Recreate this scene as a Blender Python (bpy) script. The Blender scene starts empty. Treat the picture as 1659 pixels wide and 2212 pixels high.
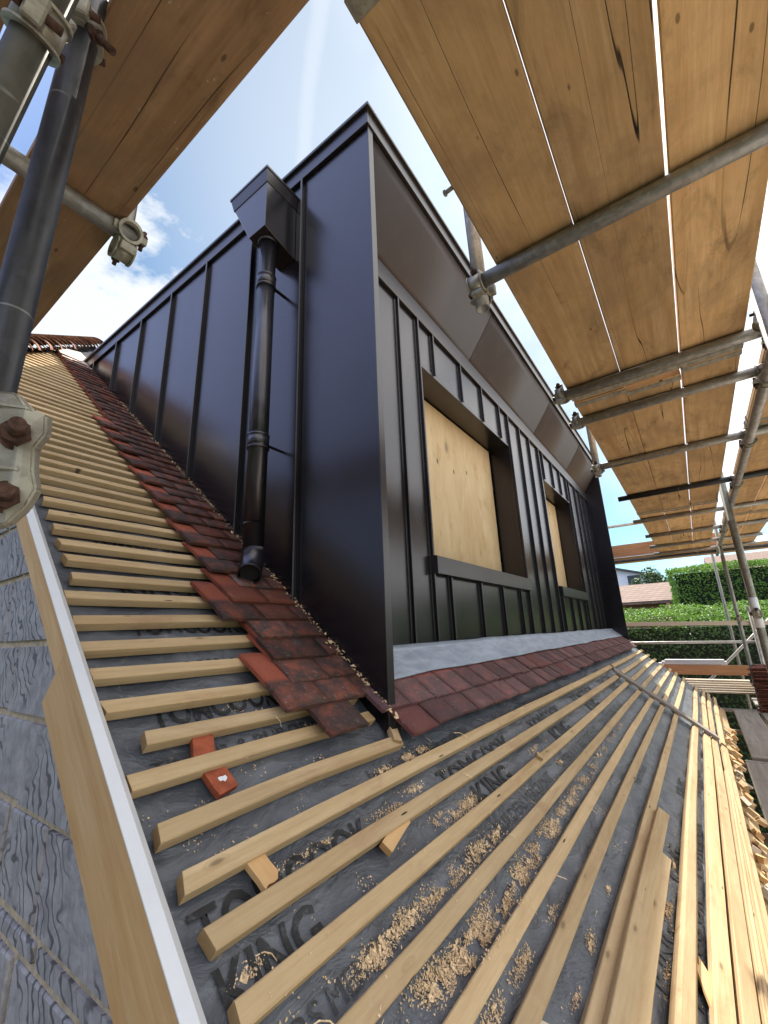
import bpy, bmesh, math, random
from mathutils import Vector, Matrix, Quaternion, noise as mnoise
R = random.Random(7)
C = bpy.context.scene.collection
sc = bpy.context.scene
rad = math.radians

# ------------------------------------------------------------------ camera, sky, sun, exposure
cam_d = bpy.data.cameras.new('camera')
cam = bpy.data.objects.new('camera', cam_d); C.objects.link(cam)
cam_d.sensor_fit = 'HORIZONTAL'; cam_d.sensor_width = 36.0
cam_d.lens = 918.407 / 1659.0 * 36.0
cam_d.clip_start = 0.02; cam_d.clip_end = 2000
rt = Vector((0.58231905, -0.81215753, -0.03612035))
dn = Vector((0.20322289, 0.18844372, -0.96082747))
fw = Vector((0.78714991, 0.55216765, 0.27478337))
M = Matrix.Identity(4)
for i in range(3):
    M[i][0] = rt[i]; M[i][1] = -dn[i]; M[i][2] = -fw[i]
cam.matrix_world = M
sc.camera = cam

SUN = Vector((0.78, 0.184, 1.0)).normalized()
sun_d = bpy.data.lights.new('sun', 'SUN'); sun_d.energy = 4.2; sun_d.angle = rad(0.53)
sun_d.color = (1.0, 0.94, 0.84)
sun = bpy.data.objects.new('sun', sun_d); C.objects.link(sun)
sun.rotation_euler = SUN.to_track_quat('Z', 'Y').to_euler()
sun.location = (20, 5, 30)

W = bpy.data.worlds.new('World'); sc.world = W; W.use_nodes = True
wn, wl = W.node_tree.nodes, W.node_tree.links
wn.clear()
def wnode(t, **k):
    n = wn.new(t)
    for a, b in k.items(): setattr(n, a, b)
    return n
sky = wnode('ShaderNodeTexSky', sky_type='NISHITA', sun_disc=False)
sky.sun_elevation = math.asin(SUN.z); sky.sun_rotation = math.atan2(SUN.x, SUN.y)
sky.altitude = 60; sky.air_density = 1.0; sky.dust_density = 0.35; sky.ozone_density = 1.0
geo = wnode('ShaderNodeTexCoord')
def wdot(v):
    d = wnode('ShaderNodeVectorMath', operation='DOT_PRODUCT'); d.inputs[1].default_value = v
    wl.new(geo.outputs['Generated'], d.inputs[0]); return d.outputs['Value']
def wmath(op, a, b=None, c=None, clamp=False):
    m = wnode('ShaderNodeMath', operation=op, use_clamp=clamp)
    for i, v in enumerate((a, b, c)):
        if v is None: continue
        if isinstance(v, (int, float)): m.inputs[i].default_value = v
        else: wl.new(v, m.inputs[i])
    return m.outputs[0]
def wramp(v, lo, hi):
    m = wnode('ShaderNodeMapRange', interpolation_type='SMOOTHSTEP')
    m.inputs['From Min'].default_value = lo; m.inputs['From Max'].default_value = hi
    wl.new(v, m.inputs['Value']); return m.outputs['Result']
def pix_dir(px, py):
    v = Vector((px - 829.5, py - 1106, 918.407))
    return (rt * v.x + dn * v.y + fw * v.z).normalized()
wno = wnode('ShaderNodeTexNoise'); wno.inputs['Scale'].default_value = 5.0; wno.inputs['Detail'].default_value = 9; wno.inputs['Roughness'].default_value = 0.62
wmp = wnode('ShaderNodeMapping'); wmp.inputs['Location'].default_value = (3.1, 1.7, 0.4); wmp.inputs['Scale'].default_value = (1, 1, 1.7)
wl.new(geo.outputs['Generated'], wmp.inputs[0]); wl.new(wmp.outputs[0], wno.inputs['Vector'])
nf = wno.outputs['Fac']
# one heap of cumulus low over the gable, haze near the horizon, one old vapour trail
cum = wdot(pix_dir(165, 690))
cumr = wmath('ADD', cum, wmath('MULTIPLY', wmath('SUBTRACT', nf, 0.5), 0.10))
cumm = wmath('MULTIPLY', wramp(cumr, 0.972, 0.993), 0.95)
soft = wmath('MULTIPLY', wramp(nf, 0.56, 0.80), 0.10)
ta, tb = pix_dir(690, 0), pix_dir(650, 400)
tn = ta.cross(tb).normalized(); tm = (ta + tb).normalized()
trd = wmath('ABSOLUTE', wmath('ADD', wdot(tn), wmath('MULTIPLY', wmath('SUBTRACT', nf, 0.5), 0.035)))
trm = wmath('MULTIPLY', wramp(trd, 0.055, 0.002), wmath('MULTIPLY', wramp(wdot(tm), 0.90, 0.985), 0.66))
glow = wmath('MULTIPLY', wramp(wdot(SUN), 0.66, 1.0), 0.6)
added_cloud = wmath('MULTIPLY', wramp(wdot(Vector((0.15, -0.93, 0.33)).normalized()), 0.05, 0.55), wramp(nf, 0.30, 0.55))   # unseen bright cloud, added as fill from the garden side
mask = wmath('MAXIMUM', wmath('MAXIMUM', cumm, soft), wmath('MAXIMUM', trm, glow))
mask = wmath('MINIMUM', mask, 0.97)
bg = wnode('ShaderNodeBackground'); bg.inputs['Strength'].default_value = 0.068
tintn = wnode('ShaderNodeMix', data_type='RGBA', blend_type='MULTIPLY'); tintn.inputs[0].default_value = 1.0
tintn.inputs[7].default_value = (0.70, 1.06, 1.17, 1); wl.new(sky.outputs[0], tintn.inputs[6]); wl.new(tintn.outputs[2], bg.inputs['Color'])
bgc = wnode('ShaderNodeBackground'); bgc.inputs['Color'].default_value = (0.93, 0.97, 1.0, 1); bgc.inputs['Strength'].default_value = 0.50
mixs = wnode('ShaderNodeMixShader'); wl.new(mask, mixs.inputs[0]); wl.new(bg.outputs[0], mixs.inputs[1]); wl.new(bgc.outputs[0], mixs.inputs[2])
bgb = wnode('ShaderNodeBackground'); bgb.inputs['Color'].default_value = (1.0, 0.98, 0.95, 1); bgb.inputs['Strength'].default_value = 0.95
added_veil = wmath('MULTIPLY', wramp(wdot(Vector((-0.80, 0.28, 0.53)).normalized()), 0.35, 0.80), 0.9)   # unseen bright sky patch, added to lighten the cheek's reflection
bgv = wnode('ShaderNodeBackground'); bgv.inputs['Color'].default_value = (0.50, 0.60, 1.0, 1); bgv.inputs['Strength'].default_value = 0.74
mixv = wnode('ShaderNodeMixShader'); wl.new(added_veil, mixv.inputs[0]); wl.new(mixs.outputs[0], mixv.inputs[1]); wl.new(bgv.outputs[0], mixv.inputs[2])
mixb = wnode('ShaderNodeMixShader'); wl.new(added_cloud, mixb.inputs[0]); wl.new(mixv.outputs[0], mixb.inputs[1]); wl.new(bgb.outputs[0], mixb.inputs[2])
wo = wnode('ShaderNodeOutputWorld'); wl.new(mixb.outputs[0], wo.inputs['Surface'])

vs = sc.view_settings
sc.display_settings.display_device = 'sRGB'
vs.view_transform = 'Standard'; vs.look = 'None'; vs.gamma = 1.0; vs.use_curve_mapping = False
vs.exposure = 1.15
sc.cycles.use_denoising = True
sc.cycles.max_bounces = 8; sc.cycles.diffuse_bounces = 5; sc.cycles.glossy_bounces = 4
sc.cycles.caustics_reflective = False; sc.cycles.caustics_refractive = False
sc.cycles.sample_clamp_indirect = 6.0

# ------------------------------------------------------------------ material helpers
class NT:
    def __init__(s, name):
        s.m = bpy.data.materials.new(name); s.m.use_nodes = True
        s.n, s.l = s.m.node_tree.nodes, s.m.node_tree.links
        s.n.clear()
        s.out = s.n.new('ShaderNodeOutputMaterial'); s.p = s.n.new('ShaderNodeBsdfPrincipled')
        s.l.new(s.p.outputs[0], s.out.inputs['Surface'])
        s.tc = s.n.new('ShaderNodeTexCoord'); s.oi = s.n.new('ShaderNodeObjectInfo')
    def _in(s, sock, v):
        if v is None: return
        if hasattr(v, 'is_output'): s.l.new(v, sock)
        elif isinstance(v, tuple) and len(v) == 3 and sock.type == 'RGBA': sock.default_value = (*v, 1)
        else: sock.default_value = v
    def set(s, **k):
        for a, v in k.items(): s._in(s.p.inputs[a.replace('_', ' ')], v)
        return s
    def coord(s, scale=(1, 1, 1), loc=(0, 0, 0), kind='Object', rand=False, rot=(0, 0, 0)):
        mp = s.n.new('ShaderNodeMapping'); mp.inputs['Scale'].default_value = scale; mp.inputs['Rotation'].default_value = rot
        src = s.tc.outputs[kind]
        if rand:
            a = s.n.new('ShaderNodeVectorMath'); a.operation = 'ADD'
            mu = s.n.new('ShaderNodeMath'); mu.operation = 'MULTIPLY'; mu.inputs[1].default_value = 37.0
            s.l.new(s.oi.outputs['Random'], mu.inputs[0]); s.l.new(src, a.inputs[0]); s.l.new(mu.outputs[0], a.inputs[1]); src = a.outputs[0]
        mp.inputs['Location'].default_value = loc
        s.l.new(src, mp.inputs['Vector']); return mp.outputs[0]
    def noise(s, vec, scale=5, detail=4, rough=0.55, dist=0.0):
        t = s.n.new('ShaderNodeTexNoise'); t.inputs['Scale'].default_value = scale; t.inputs['Detail'].default_value = detail
        t.inputs['Roughness'].default_value = rough; t.inputs['Distortion'].default_value = dist
        s.l.new(vec, t.inputs['Vector']); return t.outputs['Fac']
    def voro(s, vec, scale=5, feature='F1', rnd=1.0):
        t = s.n.new('ShaderNodeTexVoronoi'); t.feature = feature; t.inputs['Scale'].default_value = scale; t.inputs['Randomness'].default_value = rnd
        s.l.new(vec, t.inputs['Vector']); return t
    def wave(s, vec, scale=5, dist=3, detail=2, dscale=1.0, kind='BANDS', direction='X'):
        t = s.n.new('ShaderNodeTexWave'); t.wave_type = kind
        if kind == 'BANDS': t.bands_direction = direction
        t.inputs['Scale'].default_value = scale; t.inputs['Distortion'].default_value = dist; t.inputs['Detail'].default_value = detail; t.inputs['Detail Scale'].default_value = dscale
        s.l.new(vec, t.inputs['Vector']); return t.outputs['Fac']
    def math(s, op, a, b=None, c=None, clamp=False):
        m = s.n.new('ShaderNodeMath'); m.operation = op; m.use_clamp = clamp
        for i, v in enumerate((a, b, c)): s._in(m.inputs[i], v)
        return m.outputs[0]
    def ramp(s, v, lo, hi, a=0.0, b=1.0):
        m = s.n.new('ShaderNodeMapRange'); m.interpolation_type = 'SMOOTHSTEP'
        for k, x in (('From Min', lo), ('From Max', hi), ('To Min', a), ('To Max', b)): m.inputs[k].default_value = x
        s.l.new(v, m.inputs['Value']); return m.outputs['Result']
    def mix(s, f, a, b, mode='MIX'):
        m = s.n.new('ShaderNodeMix'); m.data_type = 'RGBA'; m.blend_type = mode
        s._in(m.inputs[0], f); s._in(m.inputs[6], a); s._in(m.inputs[7], b); return m.outputs[2]
    def sep(s, vec):
        x = s.n.new('ShaderNodeSeparateXYZ'); s.l.new(vec, x.inputs[0]); return x.outputs
    def bump(s, h, strength=0.3, dist=0.01):
        b = s.n.new('ShaderNodeBump'); b.inputs['Strength'].default_value = strength; b.inputs['Distance'].default_value = dist
        s.l.new(h, b.inputs['Height']); s.l.new(b.outputs[0], s.p.inputs['Normal']); return s
    def tint(s, col, lo=0.85, hi=1.15):
        v = s.ramp(s.oi.outputs['Random'], 0, 1, lo, hi)
        h = s.n.new('ShaderNodeHueSaturation'); s.l.new(v, h.inputs['Value']); s._in(h.inputs['Color'], col); return h.outputs[0]

def wood(name, base, dark, light, grain=1.0, crack=0.0, stain=0.0, knots=0.5, rough=0.75, kn=(2.4, 7), spk=(6, 14), spots=0.0, weather=0.0, tint=0.14, stainc=(0.05, 0.03, 0.02)):
    t = NT(name)
    g1 = t.noise(t.coord((1.5, 26 * grain, 26 * grain), rand=True), 1.0, 6, 0.65, 0.5)
    g2 = t.noise(t.coord((7, 110 * grain, 110 * grain), rand=True), 1.0, 4, 0.65)
    bl = t.noise(t.coord((1.6, 5, 5), rand=True), 1.0, 4, 0.6, 0.8)
    col = t.mix(t.ramp(g1, 0.30, 0.70), dark, light)
    col = t.mix(t.ramp(bl, 0.35, 0.68), col, base)
    col = t.mix(t.ramp(g2, 0.40, 0.72, 0.0, 0.35), col, dark)
    h = g2
    if knots:
        v = t.voro(t.coord((kn[0], kn[1], 0.01), rand=True, loc=(0.3, 0.2, 0.1)), 1.0)
        sel = t.math('GREATER_THAN', t.sep(v.outputs['Color'])[0], 1 - knots * 0.5)
        k = t.math('MULTIPLY', t.ramp(v.outputs['Distance'], 0.16, 0.05), sel)
        col = t.mix(t.math('MULTIPLY', k, 0.72), col, tuple(c * 0.35 for c in dark))
        ring = t.math('MULTIPLY', t.ramp(t.math('ABSOLUTE', t.math('SUBTRACT', v.outputs['Distance'], 0.17)), 0.05, 0.0), sel)
        col = t.mix(t.math('MULTIPLY', ring, 0.4), col, dark)
    if crack:
        cn = t.noise(t.coord((0.36, 11, 11), rand=True, loc=(5, 2, 8)), 1.0, 2.3, 0.38, 0.06)
        ck = t.ramp(t.math('ABSOLUTE', t.math('SUBTRACT', cn, 0.5)), 0.0045, 0.0012)
        cm = t.ramp(t.noise(t.coord((0.8, 5, 5), rand=True, loc=(2, 9, 1)), 1.0, 2), 0.46, 0.54)
        ck = t.math('MULTIPLY', ck, t.math('MULTIPLY', cm, crack))
        col = t.mix(ck, col, (0.012, 0.008, 0.005)); h = t.math('SUBTRACT', g2, t.math('MULTIPLY', ck, 3.0))
    if stain:
        sn = t.noise(t.coord((3.0, 6, 6), rand=True, loc=(7, 4, 4)), 1.4, 6, 0.68, 0.5)
        col = t.mix(t.math('MULTIPLY', t.ramp(sn, 0.52, 0.72), stain), col, stainc)
    if weather:
        wn1 = t.noise(t.coord((2.2, 3.2, 3.2), rand=True, loc=(4, 8, 2)), 1.0, 7, 0.7, 0.4); wn2 = t.noise(t.coord((28, 40, 40), rand=True, loc=(1, 7, 2)), 1.0, 4, 0.7)
        col = t.mix(t.math('MULTIPLY', t.ramp(wn1, 0.40, 0.66), weather), col, t.mix(0.5, dark, (0.20, 0.16, 0.12)))
        col = t.mix(t.math('MULTIPLY', t.math('MULTIPLY', t.ramp(wn2, 0.66, 0.73), t.ramp(wn1, 0.60, 0.42)), weather), col, (0.60, 0.54, 0.45))
    if spots:
        sp = t.voro(t.coord((spk[0], spk[1], 0.01), rand=True, loc=(1, 1, 3)), 1.0)
        col = t.mix(t.math('MULTIPLY', t.ramp(sp.outputs['Distance'], 0.075, 0.045), spots), col, (0.02, 0.015, 0.01))
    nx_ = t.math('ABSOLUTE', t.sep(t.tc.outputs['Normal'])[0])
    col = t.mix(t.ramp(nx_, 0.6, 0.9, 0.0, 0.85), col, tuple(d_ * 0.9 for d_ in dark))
    t.set(Base_Color=t.tint(col, 1 - tint, 1 + tint), Roughness=rough).bump(h, 0.35, 0.004)
    t.p.inputs['Specular IOR Level'].default_value = 0.25
    return t.m

def plain(name, col, rough=0.6, metal=0.0, var=0.12, scale=12, bump=0.1, spec=0.5, tint=0.0):
    t = NT(name)
    n = t.noise(t.coord(rand=True), scale, 5, 0.6)
    c = t.mix(t.ramp(n, 0.3, 0.7), tuple(x * (1 - var) for x in col), tuple(min(1, x * (1 + var)) for x in col))
    t.set(Base_Color=t.tint(c, 1 - tint, 1 + tint) if tint else c, Roughness=rough, Metallic=metal)
    t.p.inputs['Specular IOR Level'].default_value = spec
    if bump: t.bump(n, bump, 0.003)
    return t.m

M_ = {}
M_['board'] = wood('scaffold_board_wood', (0.68, 0.43, 0.205), (0.50, 0.285, 0.115), (0.78, 0.53, 0.28), crack=1.0, stain=0.50, knots=0.55, spots=0.6, weather=0.6, tint=0.24, stainc=(0.13, 0.075, 0.035))
M_['board_old'] = wood('weathered_scaffold_board_wood', (0.36, 0.205, 0.105), (0.22, 0.12, 0.058), (0.46, 0.28, 0.15), crack=1.0, stain=0.65, knots=0.3, spots=0.6, weather=0.8, tint=0.06, stainc=(0.09, 0.05, 0.028))
M_['deck'] = wood('grey_walkway_wood', (0.28, 0.25, 0.22), (0.20, 0.17, 0.15), (0.35, 0.32, 0.29), crack=0.5, stain=0.3, knots=0.2, tint=0.1)
M_['batten'] = wood('treated_batten_wood', (0.58, 0.42, 0.235), (0.43, 0.285, 0.14), (0.66, 0.50, 0.30), grain=1.2, stain=0.34, knots=0.75, kn=(7, 22), spk=(4, 26), spots=0.95, weather=0.22, tint=0.12, stainc=(0.33, 0.15, 0.085))
M_['larch'] = wood('fresh_larch_wood', (0.66, 0.42, 0.20), (0.54, 0.30, 0.12), (0.73, 0.50, 0.27), grain=0.6, knots=0.35, tint=0.05)
M_['ply'] = wood('plywood_face', (0.61, 0.455, 0.27), (0.50, 0.345, 0.175), (0.69, 0.54, 0.34), grain=0.22, stain=0.6, knots=0.75, kn=(2.2, 4.2), spk=(3.0, 5.0), spots=0.75, tint=0.04, stainc=(0.40, 0.25, 0.12))
M_['pale'] = wood('pale_sawn_wood', (0.62, 0.54, 0.43), (0.48, 0.40, 0.30), (0.72, 0.65, 0.54), knots=0.1, tint=0.1)
M_['brownboard'] = wood('toe_board_wood', (0.42, 0.22, 0.11), (0.30, 0.14, 0.06), (0.50, 0.29, 0.16), knots=0.3, crack=0.4, tint=0.1)
M_['dust'] = plain('sawdust', (0.66, 0.49, 0.30), 0.9, var=0.42, scale=260, tint=0.1)

def metal_clad(name, col, rough, ior=1.64, tint=(1.0, 0.95, 1.0)):
    """dark coated sheet: nearly black body under a smooth satin coat"""
    t = NT(name)
    n = t.noise(t.coord(), 1.3, 1, 0.4)
    sm = t.noise(t.coord((1, 1, 0.35), loc=(4, 2, 1)), 6, 6, 0.65)
    du = t.noise(t.coord((1, 1, 1), loc=(1, 6, 2)), 160, 3, 0.6)
    c = t.mix(t.ramp(sm, 0.45, 0.75, 0, 0.4), col, tuple(x * 1.8 for x in col))
    c = t.mix(t.math('MULTIPLY', t.ramp(du, 0.74, 0.80), 0.10), c, (0.2, 0.18, 0.15))
    t.set(Base_Color=c, Metallic=0.0, Roughness=t.ramp(sm, 0.3, 0.8, rough - 0.015, rough + 0.035), IOR=ior)
    t.p.inputs['Specular Tint'].default_value = (*tint, 1)
    t.bump(n, 0.03, 0.02)
    return t.m
M_['clad'] = metal_clad('dark_coated_metal', (0.007, 0.0065, 0.008), 0.25)
M_['trim'] = metal_clad('dark_metal_trim', (0.016, 0.015, 0.017), 0.30)
M_['soffit'] = metal_clad('matt_brown_metal', (0.055, 0.044, 0.044), 0.5, 1.55)
M_['pipe'] = metal_clad('dark_metal_pipe', (0.010, 0.0095, 0.012), 0.24)
M_['black'] = plain('black_void', (0.008, 0.008, 0.009), 0.9)

def galv(name, col, rough, rust=0.2, dirt=0.3):
    t = NT(name)
    v = t.voro(t.coord((1, 1, 1), rand=True), 60)
    n = t.noise(t.coord((4, 14, 14), rand=True), 2.0, 6, 0.7)
    n2 = t.noise(t.coord((9, 9, 9), rand=True, loc=(3, 3, 3)), 1.5, 7, 0.75)
    sc_ = t.noise(t.coord((60, 6, 6), rand=True), 1.0, 2, 0.5)
    c = t.mix(t.sep(v.outputs['Color'])[0], tuple(x * 0.82 for x in col), tuple(x * 1.12 for x in col))
    c = t.mix(t.math('MULTIPLY', t.ramp(n, 0.42, 0.7), dirt), c, (0.17, 0.15, 0.125))
    c = t.mix(t.math('MULTIPLY', t.ramp(n2, 0.58, 0.72), rust), c, (0.15, 0.062, 0.028))
    c = t.mix(t.math('MULTIPLY', t.ramp(sc_, 0.66, 0.72), 0.35), c, (0.52, 0.5, 0.46))
    t.set(Base_Color=c, Metallic=0.55, Roughness=t.ramp(n, 0.3, 0.8, rough - 0.06, rough + 0.2)).bump(n2, 0.12, 0.003)
    return t.m
M_['tube'] = galv('galvanised_tube_steel', (0.40, 0.385, 0.36), 0.48, 0.25, 0.6)
M_['tube_dark'] = galv('dark_weathered_tube_steel', (0.045, 0.047, 0.053), 0.40, 0.06, 0.12)
M_['tube_green'] = galv('olive_weathered_tube_steel', (0.25, 0.245, 0.20), 0.5, 0.25, 0.6)
M_['tube_olive'] = galv('dark_olive_tube_steel', (0.062, 0.060, 0.048), 0.5, 0.12, 0.35)
M_['coupler'] = galv('coupler_steel', (0.36, 0.335, 0.27), 0.5, 0.6, 0.6)
M_['rust'] = plain('rusty_bolt', (0.070, 0.034, 0.022), 0.75, 0.35, var=0.5, scale=120, bump=0.5)
M_['white'] = plain('white_upvc', (0.74, 0.76, 0.80), 0.4, var=0.04, scale=5, bump=0.03)
M_['whiterender'] = plain('white_painted_wall', (0.72, 0.76, 0.82), 0.8, var=0.05, scale=3)
M_['lead'] = None
t = NT('lead_sheet')
n = t.noise(t.coord((3, 9, 9)), 2.0, 6, 0.65, 0.4); n2 = t.noise(t.coord((16, 2.5, 3)), 1.0, 4, 0.6)
c = t.mix(t.ramp(n, 0.32, 0.7), (0.24, 0.285, 0.37), (0.38, 0.435, 0.53)); c = t.mix(t.ramp(n2, 0.55, 0.75, 0, 0.5), c, (0.42, 0.46, 0.52))
t.set(Base_Color=c, Metallic=0.35, Roughness=0.48).bump(n, 0.5, 0.01); M_['lead'] = t.m

t = NT('roofing_underlay')           # grey breather membrane: creased, dusty
n = t.noise(t.coord((5, 9, 9)), 1.6, 6, 0.62, 0.9); cr = t.noise(t.coord((7, 11, 7), loc=(3, 1, 2)), 1.0, 5, 0.6, 1.6)
du = t.noise(t.coord((34, 34, 34)), 1.0, 7, 0.75); dm = t.noise(t.coord((3, 4, 4), loc=(9, 2, 3)), 1.0, 4, 0.6)
c = t.mix(t.ramp(n, 0.3, 0.72), (0.078, 0.088, 0.108), (0.140, 0.154, 0.182))
c = t.mix(t.math('MULTIPLY', t.ramp(du, 0.60, 0.70), t.ramp(dm, 0.38, 0.62, 0.06, 0.85)), c, (0.46, 0.38, 0.27))
t.set(Base_Color=c, Roughness=0.40).bump(t.math('ADD', t.math('MULTIPLY', cr, 1.0), t.math('MULTIPLY', n, 0.5)), 0.8, 0.016); M_['membrane'] = t.m
t = NT('black_print_ink')
wn_ = t.noise(t.coord((40, 40, 40)), 1.0, 5, 0.7)
t.set(Base_Color=t.mix(t.ramp(wn_, 0.52, 0.74), (0.012, 0.013, 0.016), (0.11, 0.115, 0.125)), Roughness=0.55); M_['ink'] = t.m
t = NT('faded_print_ink')
wn_ = t.noise(t.coord((40, 40, 40)), 1.0, 5, 0.7)
t.set(Base_Color=t.mix(t.ramp(wn_, 0.45, 0.7), (0.03, 0.032, 0.036), (0.13, 0.135, 0.145)), Roughness=0.55); M_['inkfade'] = t.m

def clay(name, red, dark, cover, light=(0.30, 0.26, 0.22)):
    t = NT(name)
    co = t.coord(rand=False); cr_ = t.coord(rand=True)
    y = t.sep(co)[1]
    n = t.noise(cr_, 16, 6, 0.7); n2 = t.noise(cr_, 70, 4, 0.7); n3 = t.noise(cr_, 7, 4, 0.6); n4 = t.noise(cr_, 240, 2, 0.6)
    edge = t.math('ADD', y, t.math('MULTIPLY', t.math('SUBTRACT', n, 0.5), 0.07))
    lich = t.ramp(edge, -0.132, -0.160)                     # weathered where the tile lay open
    c = t.mix(n3, tuple(v * 0.8 for v in red), tuple(v * 1.2 for v in red))
    amt = t.math('MULTIPLY', t.math('MULTIPLY', lich, t.ramp(n, 0.28, 0.60, 0.35, cover)), t.ramp(t.oi.outputs['Random'], 0.02, 0.13, 0.35, 1.0))
    c = t.mix(amt, c, t.mix(n2, dark, tuple(v * 2.1 for v in dark)))
    c = t.mix(t.math('MULTIPLY', t.ramp(n4, 0.62, 0.70), 0.6), c, tuple(v * 0.4 for v in dark)); c = t.mix(t.math('MULTIPLY', t.ramp(n3, 0.60, 0.75), t.math('MULTIPLY', lich, 0.4)), c, (0.24, 0.20, 0.19))
    c = t.mix(t.math('MULTIPLY', t.ramp(n2, 0.60, 0.72), t.math('MULTIPLY', lich, 0.55)), c, light)
    t.set(Base_Color=t.tint(c, 0.72, 1.28), Roughness=0.85).bump(t.math('ADD', n2, n4), 0.5, 0.004)
    t.p.inputs['Specular IOR Level'].default_value = 0.25
    return t.m
M_['tile'] = clay('lichened_clay_tile', (0.30, 0.082, 0.046), (0.040, 0.027, 0.025), 1.0)
M_['tile_pink'] = clay('purple_clay_tile', (0.27, 0.095, 0.085), (0.070, 0.046, 0.050), 0.92)
M_['tile_red'] = plain('clean_red_clay', (0.33, 0.085, 0.042), 0.8, var=0.25, scale=30, bump=0.3, spec=0.25)
M_['tile_stack'] = plain('old_brown_clay', (0.13, 0.05, 0.035), 0.85, var=0.5, scale=30, bump=0.3, spec=0.2, tint=0.35)
M_['hip'] = plain('brown_hip_clay', (0.20, 0.10, 0.065), 0.9, var=0.5, scale=26, bump=0.5, spec=0.2, tint=0.3)

t = NT('grey_riven_stone')           # slate grey blocks with riven wavy relief
co = t.coord((1, 1, 1), rand=False)
w = t.wave(t.coord((1, 1.0, 1.25), rot=(0.5, 0, 0)), 9, 13, 2.0, 1.2, 'BANDS', 'Y')
wm = t.noise(t.coord((1, 1, 1), loc=(2, 2, 2)), 4, 3); n = t.noise(co, 22, 7, 0.7, 0.5); n2 = t.noise(co, 5, 3)
c = t.mix(t.ramp(n, 0.3, 0.7), (0.235, 0.222, 0.235), (0.43, 0.41, 0.425))
c = t.mix(t.ramp(n2, 0.45, 0.7, 0, 0.5), c, (0.24, 0.22, 0.23))
ln = t.math('MULTIPLY', t.ramp(w, 0.22, 0.04), t.ramp(wm, 0.42, 0.56))
c = t.mix(t.math('MULTIPLY', ln, 0.85), c, (0.06, 0.062, 0.072))
t.set(Base_Color=c, Roughness=0.7).bump(t.math('ADD', t.math('MULTIPLY', t.ramp(w, 0.0, 0.4), 0.35), n), 0.3, 0.005); M_['stone'] = t.m
M_['mortar'] = plain('buff_mortar', (0.50, 0.40, 0.28), 0.95, var=0.25, scale=40, bump=0.5)

def leafy(name, a, b, dry=0.0):
    t = NT(name)
    n = t.noise(t.coord(), 1.3, 3, 0.6); n2 = t.noise(t.coord(), 9, 2, 0.6)
    c = t.mix(t.ramp(n, 0.3, 0.7), a, b); c = t.mix(t.ramp(n2, 0.4, 0.7, 0, 0.5), c, tuple(v * 1.6 for v in b))
    t.set(Base_Color=c, Roughness=0.55)
    tr = t.n.new('ShaderNodeBsdfTranslucent'); t.l.new(c, tr.inputs['Color'])
    mx = t.n.new('ShaderNodeMixShader'); mx.inputs[0].default_value = 0.35
    t.l.new(t.p.outputs[0], mx.inputs[1]); t.l.new(tr.outputs[0], mx.inputs[2]); t.l.new(mx.outputs[0], t.out.inputs['Surface'])
    return t.m
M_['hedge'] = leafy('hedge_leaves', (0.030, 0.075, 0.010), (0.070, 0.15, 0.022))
M_['sunlit_leaf'] = leafy('sunlit_hedge_leaves', (0.075, 0.17, 0.016), (0.15, 0.29, 0.032))  # brighter leaf colour with the sunlight painted in
M_['hedge_in'] = plain('hedge_twigs', (0.012, 0.02, 0.008), 0.9)
M_['tree'] = leafy('tree_leaves', (0.03, 0.07, 0.015), (0.06, 0.12, 0.025))  # also paints the shaded side of the low hedge
M_['bark'] = plain('bark', (0.10, 0.075, 0.05), 0.9, var=0.4, scale=20, bump=0.6)
t = NT('lawn'); n = t.noise(t.coord(), 0.8, 6, 0.7); n2 = t.noise(t.coord(), 40, 3, 0.7)
t.set(Base_Color=t.mix(t.ramp(n, .3, .7), t.mix(n2, (0.03, 0.06, 0.012), (0.07, 0.12, 0.03)), (0.10, 0.12, 0.05)), Roughness=0.9).bump(n2, 0.6, 0.02); M_['ground'] = t.m

def bricks(name, c1, c2, mo, sx=1.0):
    t = NT(name); b = t.n.new('ShaderNodeTexBrick')
    mp = t.coord((1, 1, 1)); x = t.sep(mp); cb = t.n.new('ShaderNodeCombineXYZ')
    s_ = t.math('ADD', x[0], x[1]); t.l.new(s_, cb.inputs[0]); t.l.new(x[2], cb.inputs[1])
    t.l.new(cb.outputs[0], b.inputs['Vector'])
    b.inputs['Color1'].default_value = (*c1, 1); b.inputs['Color2'].default_value = (*c2, 1); b.inputs['Mortar'].default_value = (*mo, 1)
    b.inputs['Scale'].default_value = 1; b.inputs['Brick Width'].default_value = 0.225 * sx; b.inputs['Row Height'].default_value = 0.075 * sx; b.inputs['Mortar Size'].default_value = 0.008 * sx
    n = t.noise(t.coord(), 20, 5, 0.7)
    t.set(Base_Color=t.mix(t.ramp(n, .3, .7, 0, .3), b.outputs['Color'], tuple(v * .5 for v in c1)), Roughness=0.85).bump(b.outputs['Fac'], -0.5, 0.006); return t.m
M_['brick'] = bricks('red_brick', (0.30, 0.10, 0.06), (0.22, 0.075, 0.045), (0.35, 0.28, 0.22))
M_['rooftile'] = bricks('brown_roof_tiles', (0.24, 0.15, 0.11), (0.30, 0.20, 0.15), (0.08, 0.05, 0.04), 1.3)
M_['slate'] = bricks('grey_roof_slates', (0.10, 0.09, 0.09), (0.14, 0.12, 0.12), (0.04, 0.04, 0.04), 1.3)
M_['glass'] = plain('window_glass', (0.05, 0.06, 0.07), 0.08, 0.0, var=0.02, bump=0)

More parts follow.
